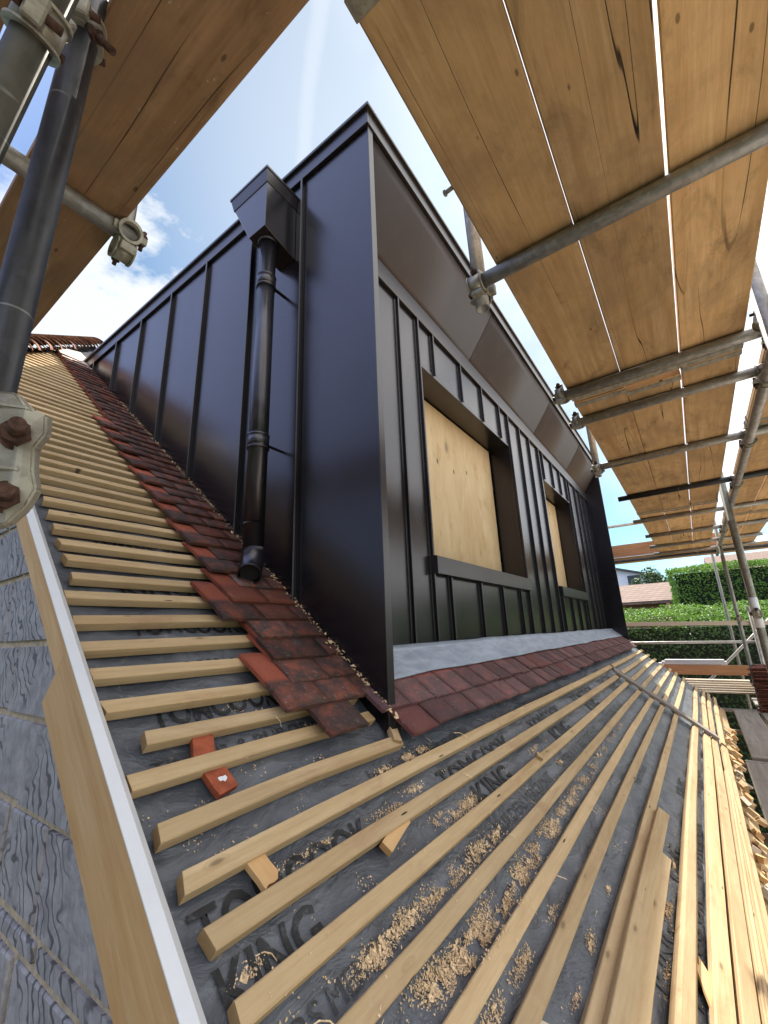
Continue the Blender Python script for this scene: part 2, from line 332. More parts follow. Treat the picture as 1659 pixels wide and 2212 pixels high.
# ------------------------------------------------------------------ mesh helpers
class MB:
    def __init__(s): s.bm = bmesh.new()
    def hexa(s, p, bev=0.0):
        v = [s.bm.verts.new(q) for q in p]
        fs = [s.bm.faces.new([v[i] for i in f]) for f in ((3, 2, 1, 0), (4, 5, 6, 7), (0, 1, 5, 4), (1, 2, 6, 5), (2, 3, 7, 6), (3, 0, 4, 7))]
        if bev: bmesh.ops.bevel(s.bm, geom=list({e for f in fs for e in f.edges}), offset=bev, segments=1, affect='EDGES')
        return s
    def box(s, a, b, bev=0.0, mat=None):
        (x0, y0, z0), (x1, y1, z1) = a, b
        p = [(x0, y0, z0), (x1, y0, z0), (x1, y1, z0), (x0, y1, z0), (x0, y0, z1), (x1, y0, z1), (x1, y1, z1), (x0, y1, z1)]
        if mat: p = [mat @ Vector(q) for q in p]
        return s.hexa(p, bev)
    def tube(s, a, b, r, seg=16, r2=None, cap=True, wall=0.0, smooth=True):
        a, b = Vector(a), Vector(b); d = (b - a); q = d.to_track_quat('Z', 'Y'); r2 = r if r2 is None else r2
        ra, rb = [], []
        for i in range(seg):
            an = 2 * math.pi * i / seg; u = q @ Vector((math.cos(an), math.sin(an), 0))
            ra.append(s.bm.verts.new(a + u * r)); rb.append(s.bm.verts.new(b + u * r2))
        for i in range(seg):
            j = (i + 1) % seg; f = s.bm.faces.new((ra[i], ra[j], rb[j], rb[i])); f.smooth = smooth
        if wall:
            ia, ib = [], []
            for i in range(seg):
                an = 2 * math.pi * i / seg; u = q @ Vector((math.cos(an), math.sin(an), 0))
                ia.append(s.bm.verts.new(a + u * (r - wall))); ib.append(s.bm.verts.new(b + u * (r2 - wall)))
            for i in range(seg):
                j = (i + 1) % seg
                f = s.bm.faces.new((ia[j], ia[i], ib[i], ib[j])); f.smooth = smooth
                s.bm.faces.new((ra[j], ra[i], ia[i], ia[j])); s.bm.faces.new((rb[i], rb[j], ib[j], ib[i]))
        elif cap:
            s.bm.faces.new(ra[::-1]); s.bm.faces.new(rb)
        return s
    def path(s, pts, rs, seg=14, caps=True):
        pts = [Vector(p) for p in pts]; rings = []
        for i, p in enumerate(pts):
            d = (pts[min(i + 1, len(pts) - 1)] - pts[max(i - 1, 0)]); q = d.to_track_quat('Z', 'Y')
            r = rs[i] if isinstance(rs, (list, tuple)) else rs
            rings.append([s.bm.verts.new(p + q @ Vector((r * math.cos(2 * math.pi * k / seg), r * math.sin(2 * math.pi * k / seg), 0))) for k in range(seg)])
        for A, B in zip(rings, rings[1:]):
            for k in range(seg):
                f = s.bm.faces.new((A[k], A[(k + 1) % seg], B[(k + 1) % seg], B[k])); f.smooth = True
        if caps: s.bm.faces.new(rings[0][::-1]); s.bm.faces.new(rings[-1])
        return s
    def prism(s, poly, axis, a, b):
        def mk(u, v, w):
            return {'x': (w, u, v), 'y': (u, w, v), 'z': (u, v, w)}[axis]
        A = [s.bm.verts.new(mk(u, v, a)) for u, v in poly]; B = [s.bm.verts.new(mk(u, v, b)) for u, v in poly]
        n = len(poly)
        s.bm.faces.new(A); s.bm.faces.new(B[::-1])
        for i in range(n): s.bm.faces.new((A[i], B[i], B[(i + 1) % n], A[(i + 1) % n]))
        return s
    def face(s, pts):
        s.bm.faces.new([s.bm.verts.new(p) for p in pts]); return s
    def mesh(s, name, mat=None, recalc=True):
        if recalc: bmesh.ops.recalc_face_normals(s.bm, faces=s.bm.faces)
        me = bpy.data.meshes.new(name); s.bm.to_mesh(me); s.bm.free()
        if mat is not None: me.materials.append(M_[mat] if isinstance(mat, str) else mat)
        return me
    def build(s, name, mat, parent=None, frame=None, recalc=True):
        return put(name, s.mesh(name, mat, recalc), parent, frame)

def put(name, me, parent=None, frame=None):
    o = bpy.data.objects.new(name, me); C.objects.link(o)
    if frame is not None: o.matrix_world = frame
    if parent is not None:
        o.parent = parent
        if frame is None: o.matrix_parent_inverse = Matrix.Identity(4)
        else:
            o.matrix_parent_inverse = Matrix.Identity(4)
            o.matrix_basis = parent_world(parent).inverted() @ frame
    return o
def parent_world(o):
    m = o.matrix_basis.copy()
    if o.parent: m = parent_world(o.parent) @ m
    return m
def tag(o, label, cat, group=None, kind=None):
    if label: o['label'] = label
    if cat: o['category'] = cat
    if group: o['group'] = group
    if kind: o['kind'] = kind
    return o
def empty(name, loc=(0, 0, 0), frame=None):
    o = bpy.data.objects.new(name, None); C.objects.link(o); o.empty_display_size = 0.05
    if frame is not None: o.matrix_world = frame
    else: o.location = loc
    return o
def frame(origin, x, z=(0, 0, 1)):
    x = Vector(x).normalized(); z = Vector(z); y = z.cross(x).normalized(); z = x.cross(y)
    m = Matrix.Identity(4)
    for i in range(3): m[i][0] = x[i]; m[i][1] = y[i]; m[i][2] = z[i]; m[i][3] = origin[i]
    return m
ONES = 'zeroth first second third fourth fifth sixth seventh eighth ninth tenth eleventh twelfth thirteenth fourteenth fifteenth sixteenth seventeenth eighteenth nineteenth'.split()
def nth(n):
    if n < 20: return ONES[n]
    tens = ['', '', 'twent', 'thirt', 'fort', 'fift', 'sixt']
    d, u = divmod(n, 10)
    return tens[d] + 'ieth' if u == 0 else tens[d] + 'y-' + ONES[u]

# roof frame: x along the eaves, s up the slope, h off the batten tops
TH = rad(39.8)
P0 = Vector((0, 0.8823, -0.2851))
SV = Vector((0, math.cos(TH), math.sin(TH))); NV = Vector((0, -math.sin(TH), math.cos(TH)))
def RP(x, s, h=0.0): return P0 + Vector((x, 0, 0)) + SV * s + NV * h
def RF(x=0, s=0, h=0.0, spin=0.0, tilt=0.0):
    m = Matrix.Identity(4); o = RP(x, s, h)
    for i in range(3): m[i][0] = (1, 0, 0)[i]; m[i][1] = SV[i]; m[i][2] = NV[i]; m[i][3] = o[i]
    return m @ Matrix.Rotation(spin, 4, 'Z') @ Matrix.Rotation(tilt, 4, 'X')
XV, XF = 0.435, 7.72          # verges
S_EAVES, S_RIDGE = -1.17, 6.20
HIP_S0, HIP_K = 3.40, 0.45
def hipx(s): return XV + HIP_K * (s - HIP_S0) if s > HIP_S0 else XV
GZ = -4.3

# ------------------------------------------------------------------ ground
mb = MB(); mb.face([(-300, -300, GZ), (600, -300, GZ), (600, 300, GZ), (-300, 300, GZ)])
o = mb.build('ground', 'ground'); o['kind'] = 'structure'
mb = MB(); mb.face([(-1.5, -14, GZ + 0.004), (12.2, -14, GZ + 0.004), (12.2, -0.02, GZ + 0.004), (-1.5, -0.02, GZ + 0.004)])
o = mb.build('bounce_patio', plain('pale_bounce_ground', (0.50, 0.46, 0.40), 0.9, var=0.2, scale=3)); o['kind'] = 'structure'  # unseen pale ground, added to bounce sun up under the boards
mb = MB(); mb.face([(-7.5, -14, GZ + 0.004), (-1.5, -14, GZ + 0.004), (-1.5, 14, GZ + 0.004), (-7.5, 14, GZ + 0.004)])
o = mb.build('added_driveway', plain('dark_reflection_ground', (0.10, 0.10, 0.10), 0.9, var=0.3, scale=8)); o['kind'] = 'structure'  # unseen ground, added dark to keep the cheek's reflection low

# ------------------------------------------------------------------ the house under the roof
house = empty('house', (XV, 0, GZ)); tag(house, 'house with a stripped pitched roof under grey underlay and a stone gable wall', 'house')
HF = Matrix.Identity(4)
def hp(name, mb, mat, lab=None):
    o = mb.build(name, mat, house, HF)
    if lab: o['label'] = lab
    return o
yr = RP(0, S_RIDGE).y; zr = RP(0, S_RIDGE).z; ye = RP(0, S_EAVES).y; ze = RP(0, S_EAVES, -0.03).z
yh = RP(0, HIP_S0).y; zh = RP(0, HIP_S0).z
# gable: mortar backing and stone blocks
gab = [(ye, GZ), (ye, ze - 0.03), (yh, zh - 0.09), (2 * yr - yh, zh - 0.09), (2 * yr - ye, ze - 0.03), (2 * yr - ye, GZ)]
mb = MB(); mb.prism(gab, 'x', XV + 0.002, XV + 0.25); hp('gable_wall', mb, 'mortar')
courses = [GZ, -4.12, -3.93, -3.86, -3.67, -3.48, -3.30, -3.23, -3.05, -2.86, -2.67, -2.60, -2.42, -2.24, -2.05, -1.98, -1.79, -1.60, -1.42, -1.36, -1.17, -0.98, -0.79, -0.605, -0.555, -0.363, -0.173, 0.009, 0.211, 0.40, 0.58, 0.64, 0.83, 1.02, 1.2, 1.38, 1.44, 1.62, 1.80]
vj = {24: [1.20, 0.79], 23: [1.172], 25: [1.394, 0.96], 26: [1.597, 1.10]}
mb = MB(); rs = random.Random(3)
def roofz_at(y): return P0.z + (y - P0.y) * math.tan(TH) - 0.055 if y < yr else P0.z + (2 * yr - y - P0.y) * math.tan(TH) - 0.055
for k in range(len(courses) - 1):
    z0, z1 = courses[k] + 0.009, courses[k + 1] - 0.009
    ys = []
    y = ye + 0.05
    if k in vj: ys = sorted(vj[k]); y = ys[-1]; ys = [ye + 0.05] + ys
    else: ys = [y]
    while y < 2 * yr - ye - 0.1:
        y += rs.uniform(0.22, 0.55) * (1.0 if z1 - z0 > 0.1 else 1.3); ys.append(min(y, 2 * yr - ye - 0.05))
    for a, b in zip(ys, ys[1:]):
        a += 0.009; b -= 0.009
        if b - a < 0.03: continue
        zt = min(z1, zh - 0.1); y_at = lambda z: P0.y + (z + 0.055 - P0.z) / math.tan(TH)
        if a < yr: a = max(a, y_at(z0 + 0.012))
        else: b = min(b, 2 * yr - y_at(z0 + 0.012))
        if b - a < 0.03 or zt <= z0: continue
        pr = rs.uniform(-0.002, 0.004); X0, X1 = XV - 0.006 - pr, XV + 0.02
        if min(roofz_at(a), roofz_at(b)) >= zt: mb.box((X0, a, z0), (X1, b, zt), 0.004)
        elif a < yr:
            top = [(b, min(zt, roofz_at(b)))]
            if roofz_at(b) > zt + 0.002: top.append((y_at(zt), zt))
            mb.prism([(a, z0), (b, z0)] + top + [(a, roofz_at(a))], 'x', X0, X1)
        else: mb.prism([(a, z0), (b, z0), (b, min(zt, roofz_at(b))), (a, min(zt, roofz_at(a)))], 'x', X0, X1)
hp('stone_cladding', mb, 'stone')
mb = MB(); mb.box((XV + 0.25, ye + 0.02, GZ), (XF - 0.2, ye + 0.25, ze - 0.06)); hp('eaves_wall', mb, 'brick')
mb = MB(); mb.box((XV + 0.25, 2 * yr - ye - 0.25, GZ), (XF - 0.2, 2 * yr - ye - 0.02, ze - 0.06)); hp('rear_wall', mb, 'brick')
mb = MB(); mb.prism([(ye, GZ), (ye, ze - 0.05), (yr, zr - 0.1), (2 * yr - ye, ze - 0.05), (2 * yr - ye, GZ)], 'x', XF - 0.2, XF - 0.01); hp('far_gable_wall', mb, 'brick')
mb = MB(); mb.face([(XV + HIP_K * (S_RIDGE - HIP_S0), yr, zr), (XF, yr, zr), (XF, 2 * yr - ye, ze), (XV, 2 * yr - ye, ze), (XV, 2 * yr - yh, zh)]); hp('rear_roof_slope', mb, 'rooftile')
mb = MB(); mb.face([(XV - 0.02, yh, zh - 0.02), (XV - 0.02, 2 * yr - yh, zh - 0.02), (XV + HIP_K * (S_RIDGE - HIP_S0), yr, zr)]); hp('half_hip_slope', mb, 'rooftile')

# underlay with sag between the rafters
def sag(x, s):
    n = mnoise.noise(Vector((x * 2.1, s * 5.0, 0.3))); n2 = mnoise.noise(Vector((x * 6.5, s * 14.0, 4.3)))
    rd = mnoise.noise(Vector((x * 3.0 + 2.0 * s, s * 9.0, 7.7))); rd = (1 - min(1, abs(rd) * 5)) ** 2
    return -0.036 + 0.007 * n + 0.006 * n2 + 0.004 * math.cos(x * 2 * math.pi / 0.4) + 0.008 * rd
bm = bmesh.new()
xs = [XV + 0.010 + i * 0.03 for i in range(0, 70)]
while xs[-1] < XF: xs.append(xs[-1] + 0.12)
ss = [S_EAVES + i * 0.022 for i in range(0, 100)]
while ss[-1] < S_RIDGE: ss.append(ss[-1] + 0.10)
grid = {}
for i, x in enumerate(xs):
    for j, s_ in enumerate(ss):
        h = sag(x, s_)
        if x < XV + 0.03: h += 0.004
        grid[i, j] = bm.verts.new((x, s_, h))
for i in range(len(xs) - 1):
    for j in range(len(ss) - 1):
        if xs[i] < hipx(ss[j]) - 0.06: continue
        f = bm.faces.new((grid[i, j], grid[i + 1, j], grid[i + 1, j + 1], grid[i, j + 1])); f.smooth = True
bmesh.ops.delete(bm, geom=[v for v in bm.verts if not v.link_faces], context='VERTS')
mb = MB(); mb.bm.free(); mb.bm = bm
und = mb.build('roofing_underlay', 'membrane', house, RF(), recalc=False)
def torn_flap(pts, h0):
    mb = MB(); mb.face([(x, s, h) for x, s, h in pts]); return mb

# printing on the underlay
cu = None
def lettering(txt, x, s, cap, width=None, mat='ink', bold=0.0):
    c = bpy.data.curves.new('txt', 'FONT'); c.body = txt; c.size = cap / 0.70; c.resolution_u = 3; c.offset = bold * cap
    tmp = bpy.data.objects.new('txt', c); C.objects.link(tmp)
    bpy.context.view_layer.update()
    me = bpy.data.meshes.new_from_object(tmp.evaluated_get(bpy.context.evaluated_depsgraph_get()))
    bpy.data.objects.remove(tmp); bpy.data.curves.remove(c)
    b = bmesh.new(); b.from_mesh(me); bpy.data.meshes.remove(me)
    bmesh.ops.triangulate(b, faces=b.faces)
    for _ in range(4):
        es = [e for e in b.edges if e.calc_length() > 0.011]
        if es: bmesh.ops.subdivide_edges(b, edges=es, cuts=1); bmesh.ops.triangulate(b, faces=b.faces)
    mx = max(v.co.x for v in b.verts); k = (width / mx) if width else 1.0
    for v in b.verts:
        X, S = x + v.co.x * k, s + v.co.y
        v.co = (X, S, sag_mesh(X, S) + 0.0040)
    for f in b.faces:
        if f.normal.z < 0: f.normal_flip()
    m = MB(); m.bm.free(); m.bm = b
    o = m.build('printed_lettering', mat, und, RF(), recalc=False)
    return o
import bisect
def sag_mesh(x, s):
    i = max(0, min(len(xs) - 2, bisect.bisect(xs, x) - 1)); j = max(0, min(len(ss) - 2, bisect.bisect(ss, s) - 1))
    u = (x - xs[i]) / (xs[i + 1] - xs[i]); v = (s - ss[j]) / (ss[j + 1] - ss[j])
    g = lambda a, b: sag(xs[a], ss[b]) + (0.004 if xs[a] < XV + 0.03 else 0)
    return max((1 - u) * (1 - v) * g(i, j) + u * (1 - v) * g(i + 1, j) + (1 - u) * v * g(i, j + 1) + u * v * g(i + 1, j + 1), 0) if False else (1 - u) * (1 - v) * g(i, j) + u * (1 - v) * g(i + 1, j) + (1 - u) * v * g(i, j + 1) + u * v * g(i + 1, j + 1)
for x0, w1 in ((0.485, 0.46), (1.30, 0.60), (2.20, 0.52), (3.05, 0.60), (3.95, 0.55)):
    lettering('TOMCOOK', x0, -0.256, 0.072, w1, 'ink', 0.02)
    lettering('KING', x0 + (0.0 if x0 < 1 else 0.10), -0.338, 0.068, 0.215 if x0 < 1 else 0.30, 'ink', 0.02)
for x0, w1 in ((0.12, 0.80), (1.126, 0.80), (2.09, 0.80), (3.05, 0.80)):
    if x0 < XV: lettering('ERS MERCHANT', 0.545, -0.418, 0.036, 0.375, 'inkfade')
    else: lettering('TIMBER & BUILDERS MERCHANT', x0, -0.418, 0.036, w1, 'inkfade')
lettering('breathable roofing underlay', 1.05, -0.115, 0.026, 0.62, 'inkfade')
lettering('breathable roofing underlay', 2.3, -0.115, 0.026, 0.62, 'inkfade')
for k, (x0, s0) in enumerate(((0.56, 0.19), (0.70, 0.33), (0.60, 0.52), (0.62, 0.72), (0.60, 1.02))):
    lettering(('TOMCOOK', 'KING', 'TOMCOOK', 'KING', 'TOMCOOK')[k], x0, s0, 0.066, (0.36, 0.24, 0.36, 0.24, 0.34)[k], 'ink', 0.02)
lettering('TIMBER & BUILDERS', 0.52, 0.075, 0.034, 0.5, 'inkfade')
for x0 in (1.5, 2.2, 3.1): lettering('TOMCOOK', x0, -0.955, 0.07, 0.55, 'ink', 0.02)
for x0 in (1.45, 2.0, 2.9): lettering('KING', x0, -0.885, 0.05, 0.28, 'inkfade', 0.02)
for x0, s0 in ((2.6, -0.685), (2.2, -0.790)): lettering('merchant', x0, s0, 0.034, 0.3, 'inkfade')

# barge boards and the white verge strip on the gable
mb = MB(); bmv = []
for i in range(24):
    s_ = S_EAVES - 0.02 + 4.61 * i / 23; e = 0.002 * mnoise.noise(Vector((s_ * 2.3, 1, 2)))
    bmv.append([mb.bm.verts.new(q) for q in ((XV - 0.0345, s_, 0.0295), (XV - 0.0345, s_, 0.0318), (XV - 0.0125, s_, 0.0318), (XV + 0.004 + e, s_, 0.016), (XV + 0.007 + e, s_, 0.004), (XV - 0.010, s_, 0.0))])
for A, B in zip(bmv, bmv[1:]):
    for k in range(6): mb.bm.faces.new((A[k], B[k], B[(k + 1) % 6], A[(k + 1) % 6]))
mb.bm.faces.new(bmv[0]); mb.bm.faces.new(bmv[-1][::-1])
o = mb.build('verge_strip', 'white', house, RF()); o['label'] = 'white plastic strip running up the verge'
gr = Matrix(((0, -1, 0, 0), (1, 0, 0, 0), (0, 0, 1, 0), (0, 0, 0, 1)))      # put the grain along the slope
mb = MB(); mb.box((S_EAVES - 0.02 + 1.0, XV - 0.034, 0) if False else (-1.19, 0.0, -0.125), (0.40, 0.018, 0.029), 0.002)
fr = RF(XV - 0.040, 0, 0) @ Matrix(((0, 1, 0, 0), (1, 0, 0, 0), (0, 0, 1, 0), (0, 0, 0, 1)))
def flipfix(me):
    for v in me.vertices: pass
    return me
fr_b = RF(XV - 0.015, 0, 0) @ Matrix.Rotation(rad(90), 4, 'Z')
o = mb.build('barge_board', 'larch', house, fr_b)
mb = MB(); mb.box((0.402, 0.0, -0.046), (3.40, 0.016, 0.029), 0.002)
o = mb.build('barge_board', 'larch', house, fr_b)

mb = MB(); mb.box((XV + 0.03, -1.285, -0.085), (XF, -1.172, -0.066), 0.002)
o = mb.build('eaves_board', 'batten', house, RF())
# ------------------------------------------------------------------ the dormer
XD0, XD1, YF, YW, ZT = 1.24, 7.40, 0.882, 1.14, 2.565
dorm = empty('dormer', (XD0, YF, P0.z)); tag(dorm, 'dark standing seam metal dormer with boarded up windows and a deep splayed overhang', 'dormer')
def dp(name, mb, mat, lab=None, parent=None):
    o = mb.build(name, mat, parent or dorm, Matrix.Identity(4))
    if lab: o['label'] = lab
    return o
def zroof(y): return P0.z + (y - P0.y) * math.tan(TH)
yb = P0.y + (ZT + 0.1 - P0.z) / math.tan(TH)
for nm, xa, xb in (('cheek', XD0, XD0 + 0.03), ('cheek', XD1, XD1 + 0.03)):
    mb = MB(); mb.prism([(YF, zroof(YF) - 0.035), (YF, 2.46), (yb, 2.46), (yb, zroof(yb) - 0.05), ], 'x', xa, xb)
    dp(nm, mb, 'clad', 'wide side panel facing the verge' if xa == XD0 else 'far side panel seen from inside')
# standing seams on the near cheek
def seam(p0, p1, out, side, parent=None, w=0.009, h=0.022):
    p0, p1, out, side = map(Vector, (p0, p1, out, side)); mb = MB()
    a = side * w / 2
    prof = [(-a, 0.0), (a, 0.0), (a, h), (-a, h)]
    def q(p, s_, o_): return p + s_ + out * o_
    mb.hexa([q(p0, -a, 0), q(p0, a, 0), q(p1, a, 0), q(p1, -a, 0), q(p0, -a, h), q(p0, a, h), q(p1, a, h), q(p1, -a, h)], 0.0015)
    b = side * (w / 2 + 0.005)
    mb.hexa([q(p0, a, h * 0.55), q(p0, b, h * 0.55), q(p1, b, h * 0.55), q(p1, a, h * 0.55), q(p0, a, h), q(p0, b, h), q(p1, b, h), q(p1, a, h)], 0.001)
    mb.hexa([q(p0, -a * 4, 0.0005), q(p0, -a, 0.0005), q(p1, -a, 0.0005), q(p1, -a * 4, 0.0005), q(p0, -a * 4, 0.003), q(p0, -a, 0.006), q(p1, -a, 0.006), q(p1, -a * 4, 0.003)])
    return dp('standing_seam', mb, 'clad')
for y in (1.333, 1.757, 2.24, 2.68, 3.123, 3.55, 3.99):
    seam((XD0, y, zroof(y) + 0.0), (XD0, y, 2.455), (-1, 0, 0), (0, -1, 0))
# edge fold at the front of the near cheek
mb = MB(); mb.box((XD0 - 0.004, YF - 0.006, zroof(YF) - 0.012), (XD0 + 0.034, YF, 2.45), 0.001); dp('corner_fold', mb, 'trim')
# roof edge trim and flat roof
mb = MB()
mb.box((XD0 - 0.018, YF - 0.014, 2.452), (XD0, yb, ZT - 0.02), 0.002)
mb.box((XD0 - 0.034, YF - 0.030, ZT - 0.022), (XD0 + 0.03, yb, ZT), 0.003)
dp('side_fascia', mb, 'trim')
mb = MB()
mb.box((XD0 + 0.0005, YF - 0.014, 2.452), (XD1 + 0.05, YF + 0.006, ZT - 0.02), 0.002)
mb.box((XD0 + 0.031, YF - 0.030, ZT - 0.022), (XD1 + 0.06, YF + 0.05, ZT), 0.003)
dp('front_fascia', mb, 'trim')
mb = MB(); mb.box((XD0 + 0.03, YF + 0.05, ZT - 0.06), (XD1 + 0.03, yb + 0.1, ZT - 0.012)); dp('flat_roof', mb, 'trim')
mb = MB(); mb.box((XD1 + 0.031, YF + 0.03, 2.452), (XD1 + 0.06, yb, ZT - 0.023)); dp('side_fascia', mb, 'trim')
# splayed soffit: four panels with open joints
jx = [XD0 + 0.034, 2.888, 4.603, 6.10, XD1 - 0.002]
for a, b in zip(jx, jx[1:]):
    n = 8; mb = MB(); pr = []
    for i in range(n + 1):
        u = i / n; y = YF + 0.008 + (YW - YF - 0.012) * u; z = 2.452 - 0.355 * (u ** 0.93)
        pr.append((y, z))
    va = [mb.bm.verts.new((a + 0.004, y, z)) for y, z in pr]; vb = [mb.bm.verts.new((b - 0.004, y, z)) for y, z in pr]
    va2 = [mb.bm.verts.new((a + 0.004, y + 0.01, z + 0.012)) for y, z in pr]; vb2 = [mb.bm.verts.new((b - 0.004, y + 0.01, z + 0.012)) for y, z in pr]
    for i in range(n):
        f = mb.bm.faces.new((va[i], vb[i], vb[i + 1], va[i + 1])); f.smooth = True
        mb.bm.faces.new((va2[i], va2[i + 1], vb2[i + 1], vb2[i]))
        mb.bm.faces.new((va[i], va[i + 1], va2[i + 1], va2[i])); mb.bm.faces.new((vb[i], vb2[i], vb2[i + 1], vb[i + 1]))
    mb.bm.faces.new((va[0], va2[0], vb2[0], vb[0])); mb.bm.faces.new((va[n], vb[n], vb2[n], va2[n]))
    dp('soffit_panel', mb, 'soffit')
mb = MB(); mb.prism([(YF + 0.03, 2.45), (YW + 0.02, 2.45), (YW + 0.02, 2.12)], 'x', XD0 + 0.04, XD1 - 0.01); dp('soffit_backing', mb, 'black')
# front wall with two window openings
win = [(2.075, 3.70, 0.405, 1.645), (4.815, 6.075, 0.415, 1.635)]
ZB = zroof(YW) + 0.075
def wall_box(x0, x1, z0, z1):
    mb.box((x0, YW, z0), (x1, YW + 0.03, z1))
mb = MB(); xe = XD0 + 0.03
for x0, x1, z0, z1 in win:
    wall_box(xe, x0, ZB - 0.12, 2.10)
    wall_box(x0, x1, ZB - 0.12, z0 - 0.015); wall_box(x0, x1, z1, 2.10); xe = x1
wall_box(xe, XD1, ZB - 0.12, 2.10)
dp('front_wall', mb, 'clad')
mb = MB(); mb.box((XD0 + 0.031, YW - 0.022, 1.975), (XD1 - 0.001, YW - 0.0005, 2.105), 0.002); dp('head_trim', mb, 'trim')
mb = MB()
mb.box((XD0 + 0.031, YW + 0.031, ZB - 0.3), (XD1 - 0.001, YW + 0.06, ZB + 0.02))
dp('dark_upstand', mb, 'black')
sx = [(1.50, 'f'), (1.83, 'f'), (2.058, 'f'), (2.26, 'w'), (2.69, 'w'), (3.09, 'w'), (3.49, 'w'), (3.718, 'f'), (4.05, 'f'), (4.37, 'f'), (4.70, 'f'), (4.86, 'w'), (5.27, 'w'), (5.64, 'w'), (5.98, 'w'), (6.13, 'f'), (6.52, 'f'), (6.83, 'f'), (7.14, 'f')]
for x, k in sx:
    if k == 'f': seam((x, YW, ZB - 0.09), (x, YW, 1.974), (0, -1, 0), (1, 0, 0))
    else:
        w = win[0] if x < 4 else win[1]
        seam((x, YW, ZB - 0.09), (x, YW, w[2] - 0.105), (0, -1, 0), (1, 0, 0)); seam((x, YW, w[3] + 0.006), (x, YW, 1.974), (0, -1, 0), (1, 0, 0))
YP = 1.325
for i, (x0, x1, z0, z1) in enumerate(win):
    mb = MB()
    mb.box((x0 - 0.012, YW + 0.0305, z0 - 0.02), (x0, YP, z1 + 0.012)); mb.box((x1, YW + 0.0305, z0 - 0.02), (x1 + 0.012, YP, z1 + 0.012))
    mb.box((x0, YW + 0.0305, z1), (x1, YP, z1 + 0.012))
    wf = dp('window_reveal', mb, 'clad')
    mb = MB(); mb.box((x0, YW - 0.0035, z1 - 0.003), (x1, YW - 0.0005, z1 + 0.018)); dp('drip_edge', mb, 'trim', parent=wf)
    # sill: sloping top, deep front
    mb = MB()
    mb.prism([(YW - 0.045, z0 - 0.10), (YW - 0.045, z0 - 0.003), (YP, z0 + 0.045), (YP, z0 + 0.03), (YW - 0.001, z0 - 0.02), (YW - 0.001, z0 - 0.10)], 'x', x0 - 0.022, x1 + 0.012)
    dp('window_sill', mb, 'trim')
    if i == 0:
        fb = frame((x0 + 0.01, YP + 0.014, z0), (0, 0, 1), (0, -1, 0))
        mb = MB(); mb.box((0.03, -(x1 - x0 - 0.045), 0), (z1 - z0 - 0.012, 0, 0.014)); ob = mb.build('plywood_board', 'ply', dorm, fb)
        ob['label'] = 'large plywood sheet closing the near window'
        mb = MB()
        for zz in (0.5, 0.62, 0.86, 1.03, 1.24, 1.42): mb.box((x1 - 0.036, YP + 0.0, z0 + zz - 0.42), (x1 - 0.018, YP + 0.012, z0 + zz - 0.35))
        mb.box((x0, YP + 0.02, z0), (x1, YP + 0.03, z1)); dp('window_void', mb, 'black')
    else:
        for (a, b, c, d) in ((x0 + 0.01, x0 + 0.52, z0 + 0.04, z1 - 0.22), (x0 + 0.525, x1 - 0.03, z0 + 0.04, z1 - 0.02), (x0 + 0.01, x0 + 0.515, z1 - 0.10, z1 - 0.02)):
            fb = frame((a, YP + 0.014, c), (0, 0, 1), (0, -1, 0))
            mb = MB(); mb.box((0, -(b - a), 0), (d - c, 0, 0.014)); ob = mb.build('plywood_board', 'ply', dorm, fb)
        mb = MB(); mb.box((x0, YP + 0.02, z0), (x1, YP + 0.03, z1)); dp('window_void', mb, 'black')
# far cheek lining joint and rivet
mb = MB(); mb.box((XD1 - 0.002, YF + 0.001, 0.71), (XD1, YW, 0.714)); dp('lining_joint', mb, 'trim')

# ------------------------------------------------------------------ rainwater hopper and downpipe
rwp = empty('downpipe', (1.115, 1.475, 0.2)); tag(rwp, 'dark metal downpipe with hopper head and open shoe on the dormer cheek', 'downpipe')
def rp(name, mb, mat, parent=None): return mb.build(name, mat, parent or rwp, Matrix.Identity(4))
mb = MB()
t_, b_ = 2.285, 1.99
A = [(1.037, 1.39, t_), (1.037, 1.665, t_), (1.239, 1.665, t_), (1.239, 1.39, t_)]; B = [(1.037, 1.39, b_), (1.037, 1.515, b_), (1.239, 1.515, b_ - 0.05), (1.239, 1.39, b_ - 0.05)]
mb.hexa([B[0], B[3], B[2], B[1], A[0], A[3], A[2], A[1]], 0.002)
hop = rp('hopper_head', mb, 'pipe')
mb = MB()
mb.hexa([(1.034, 1.387, t_ - .004), (1.2385, 1.387, t_ - .004), (1.2385, 1.668, t_ - .004), (1.034, 1.668, t_ - .004), (1.022, 1.376, t_ + 0.065), (1.2385, 1.376, t_ + 0.065), (1.2385, 1.682, t_ + 0.065), (1.022, 1.682, t_ + 0.065)], 0.002)
mb.box((1.018, 1.372, t_ + 0.066), (1.2385, 1.687, t_ + 0.083), 0.002)
rp('hopper_rim', mb, 'trim', hop)
px, py, pr_ = 1.112, 1.455, 0.043
mb = MB(); mb.tube((px, py, 0.36), (px, py, 2.0), pr_, 28); rp('pipe', mb, 'pipe')
mb = MB(); mb.path([(px, py, 1.985), (px, py, 1.975), (px, py, 1.965)], [pr_ + 0.007, pr_ + 0.010, pr_ + 0.007], 28); rp('outlet_ring', mb, 'trim')
for zz in (1.74, 0.86):
    mb = MB(); mb.tube((px, py, zz - 0.05), (px, py, zz + 0.02), pr_ + 0.0045, 28)
    for dz in (-0.045, 0.015): mb.path([(px, py, zz + dz - 0.008), (px, py, zz + dz), (px, py, zz + dz + 0.008)], [pr_ + 0.003, pr_ + 0.0068, pr_ + 0.003], 28)
    mb.box((px + pr_, py - 0.012, zz - 0.018), (XD0 - 0.001, py + 0.006, zz - 0.012), 0.001)
    rp('pipe_collar', mb, 'pipe')
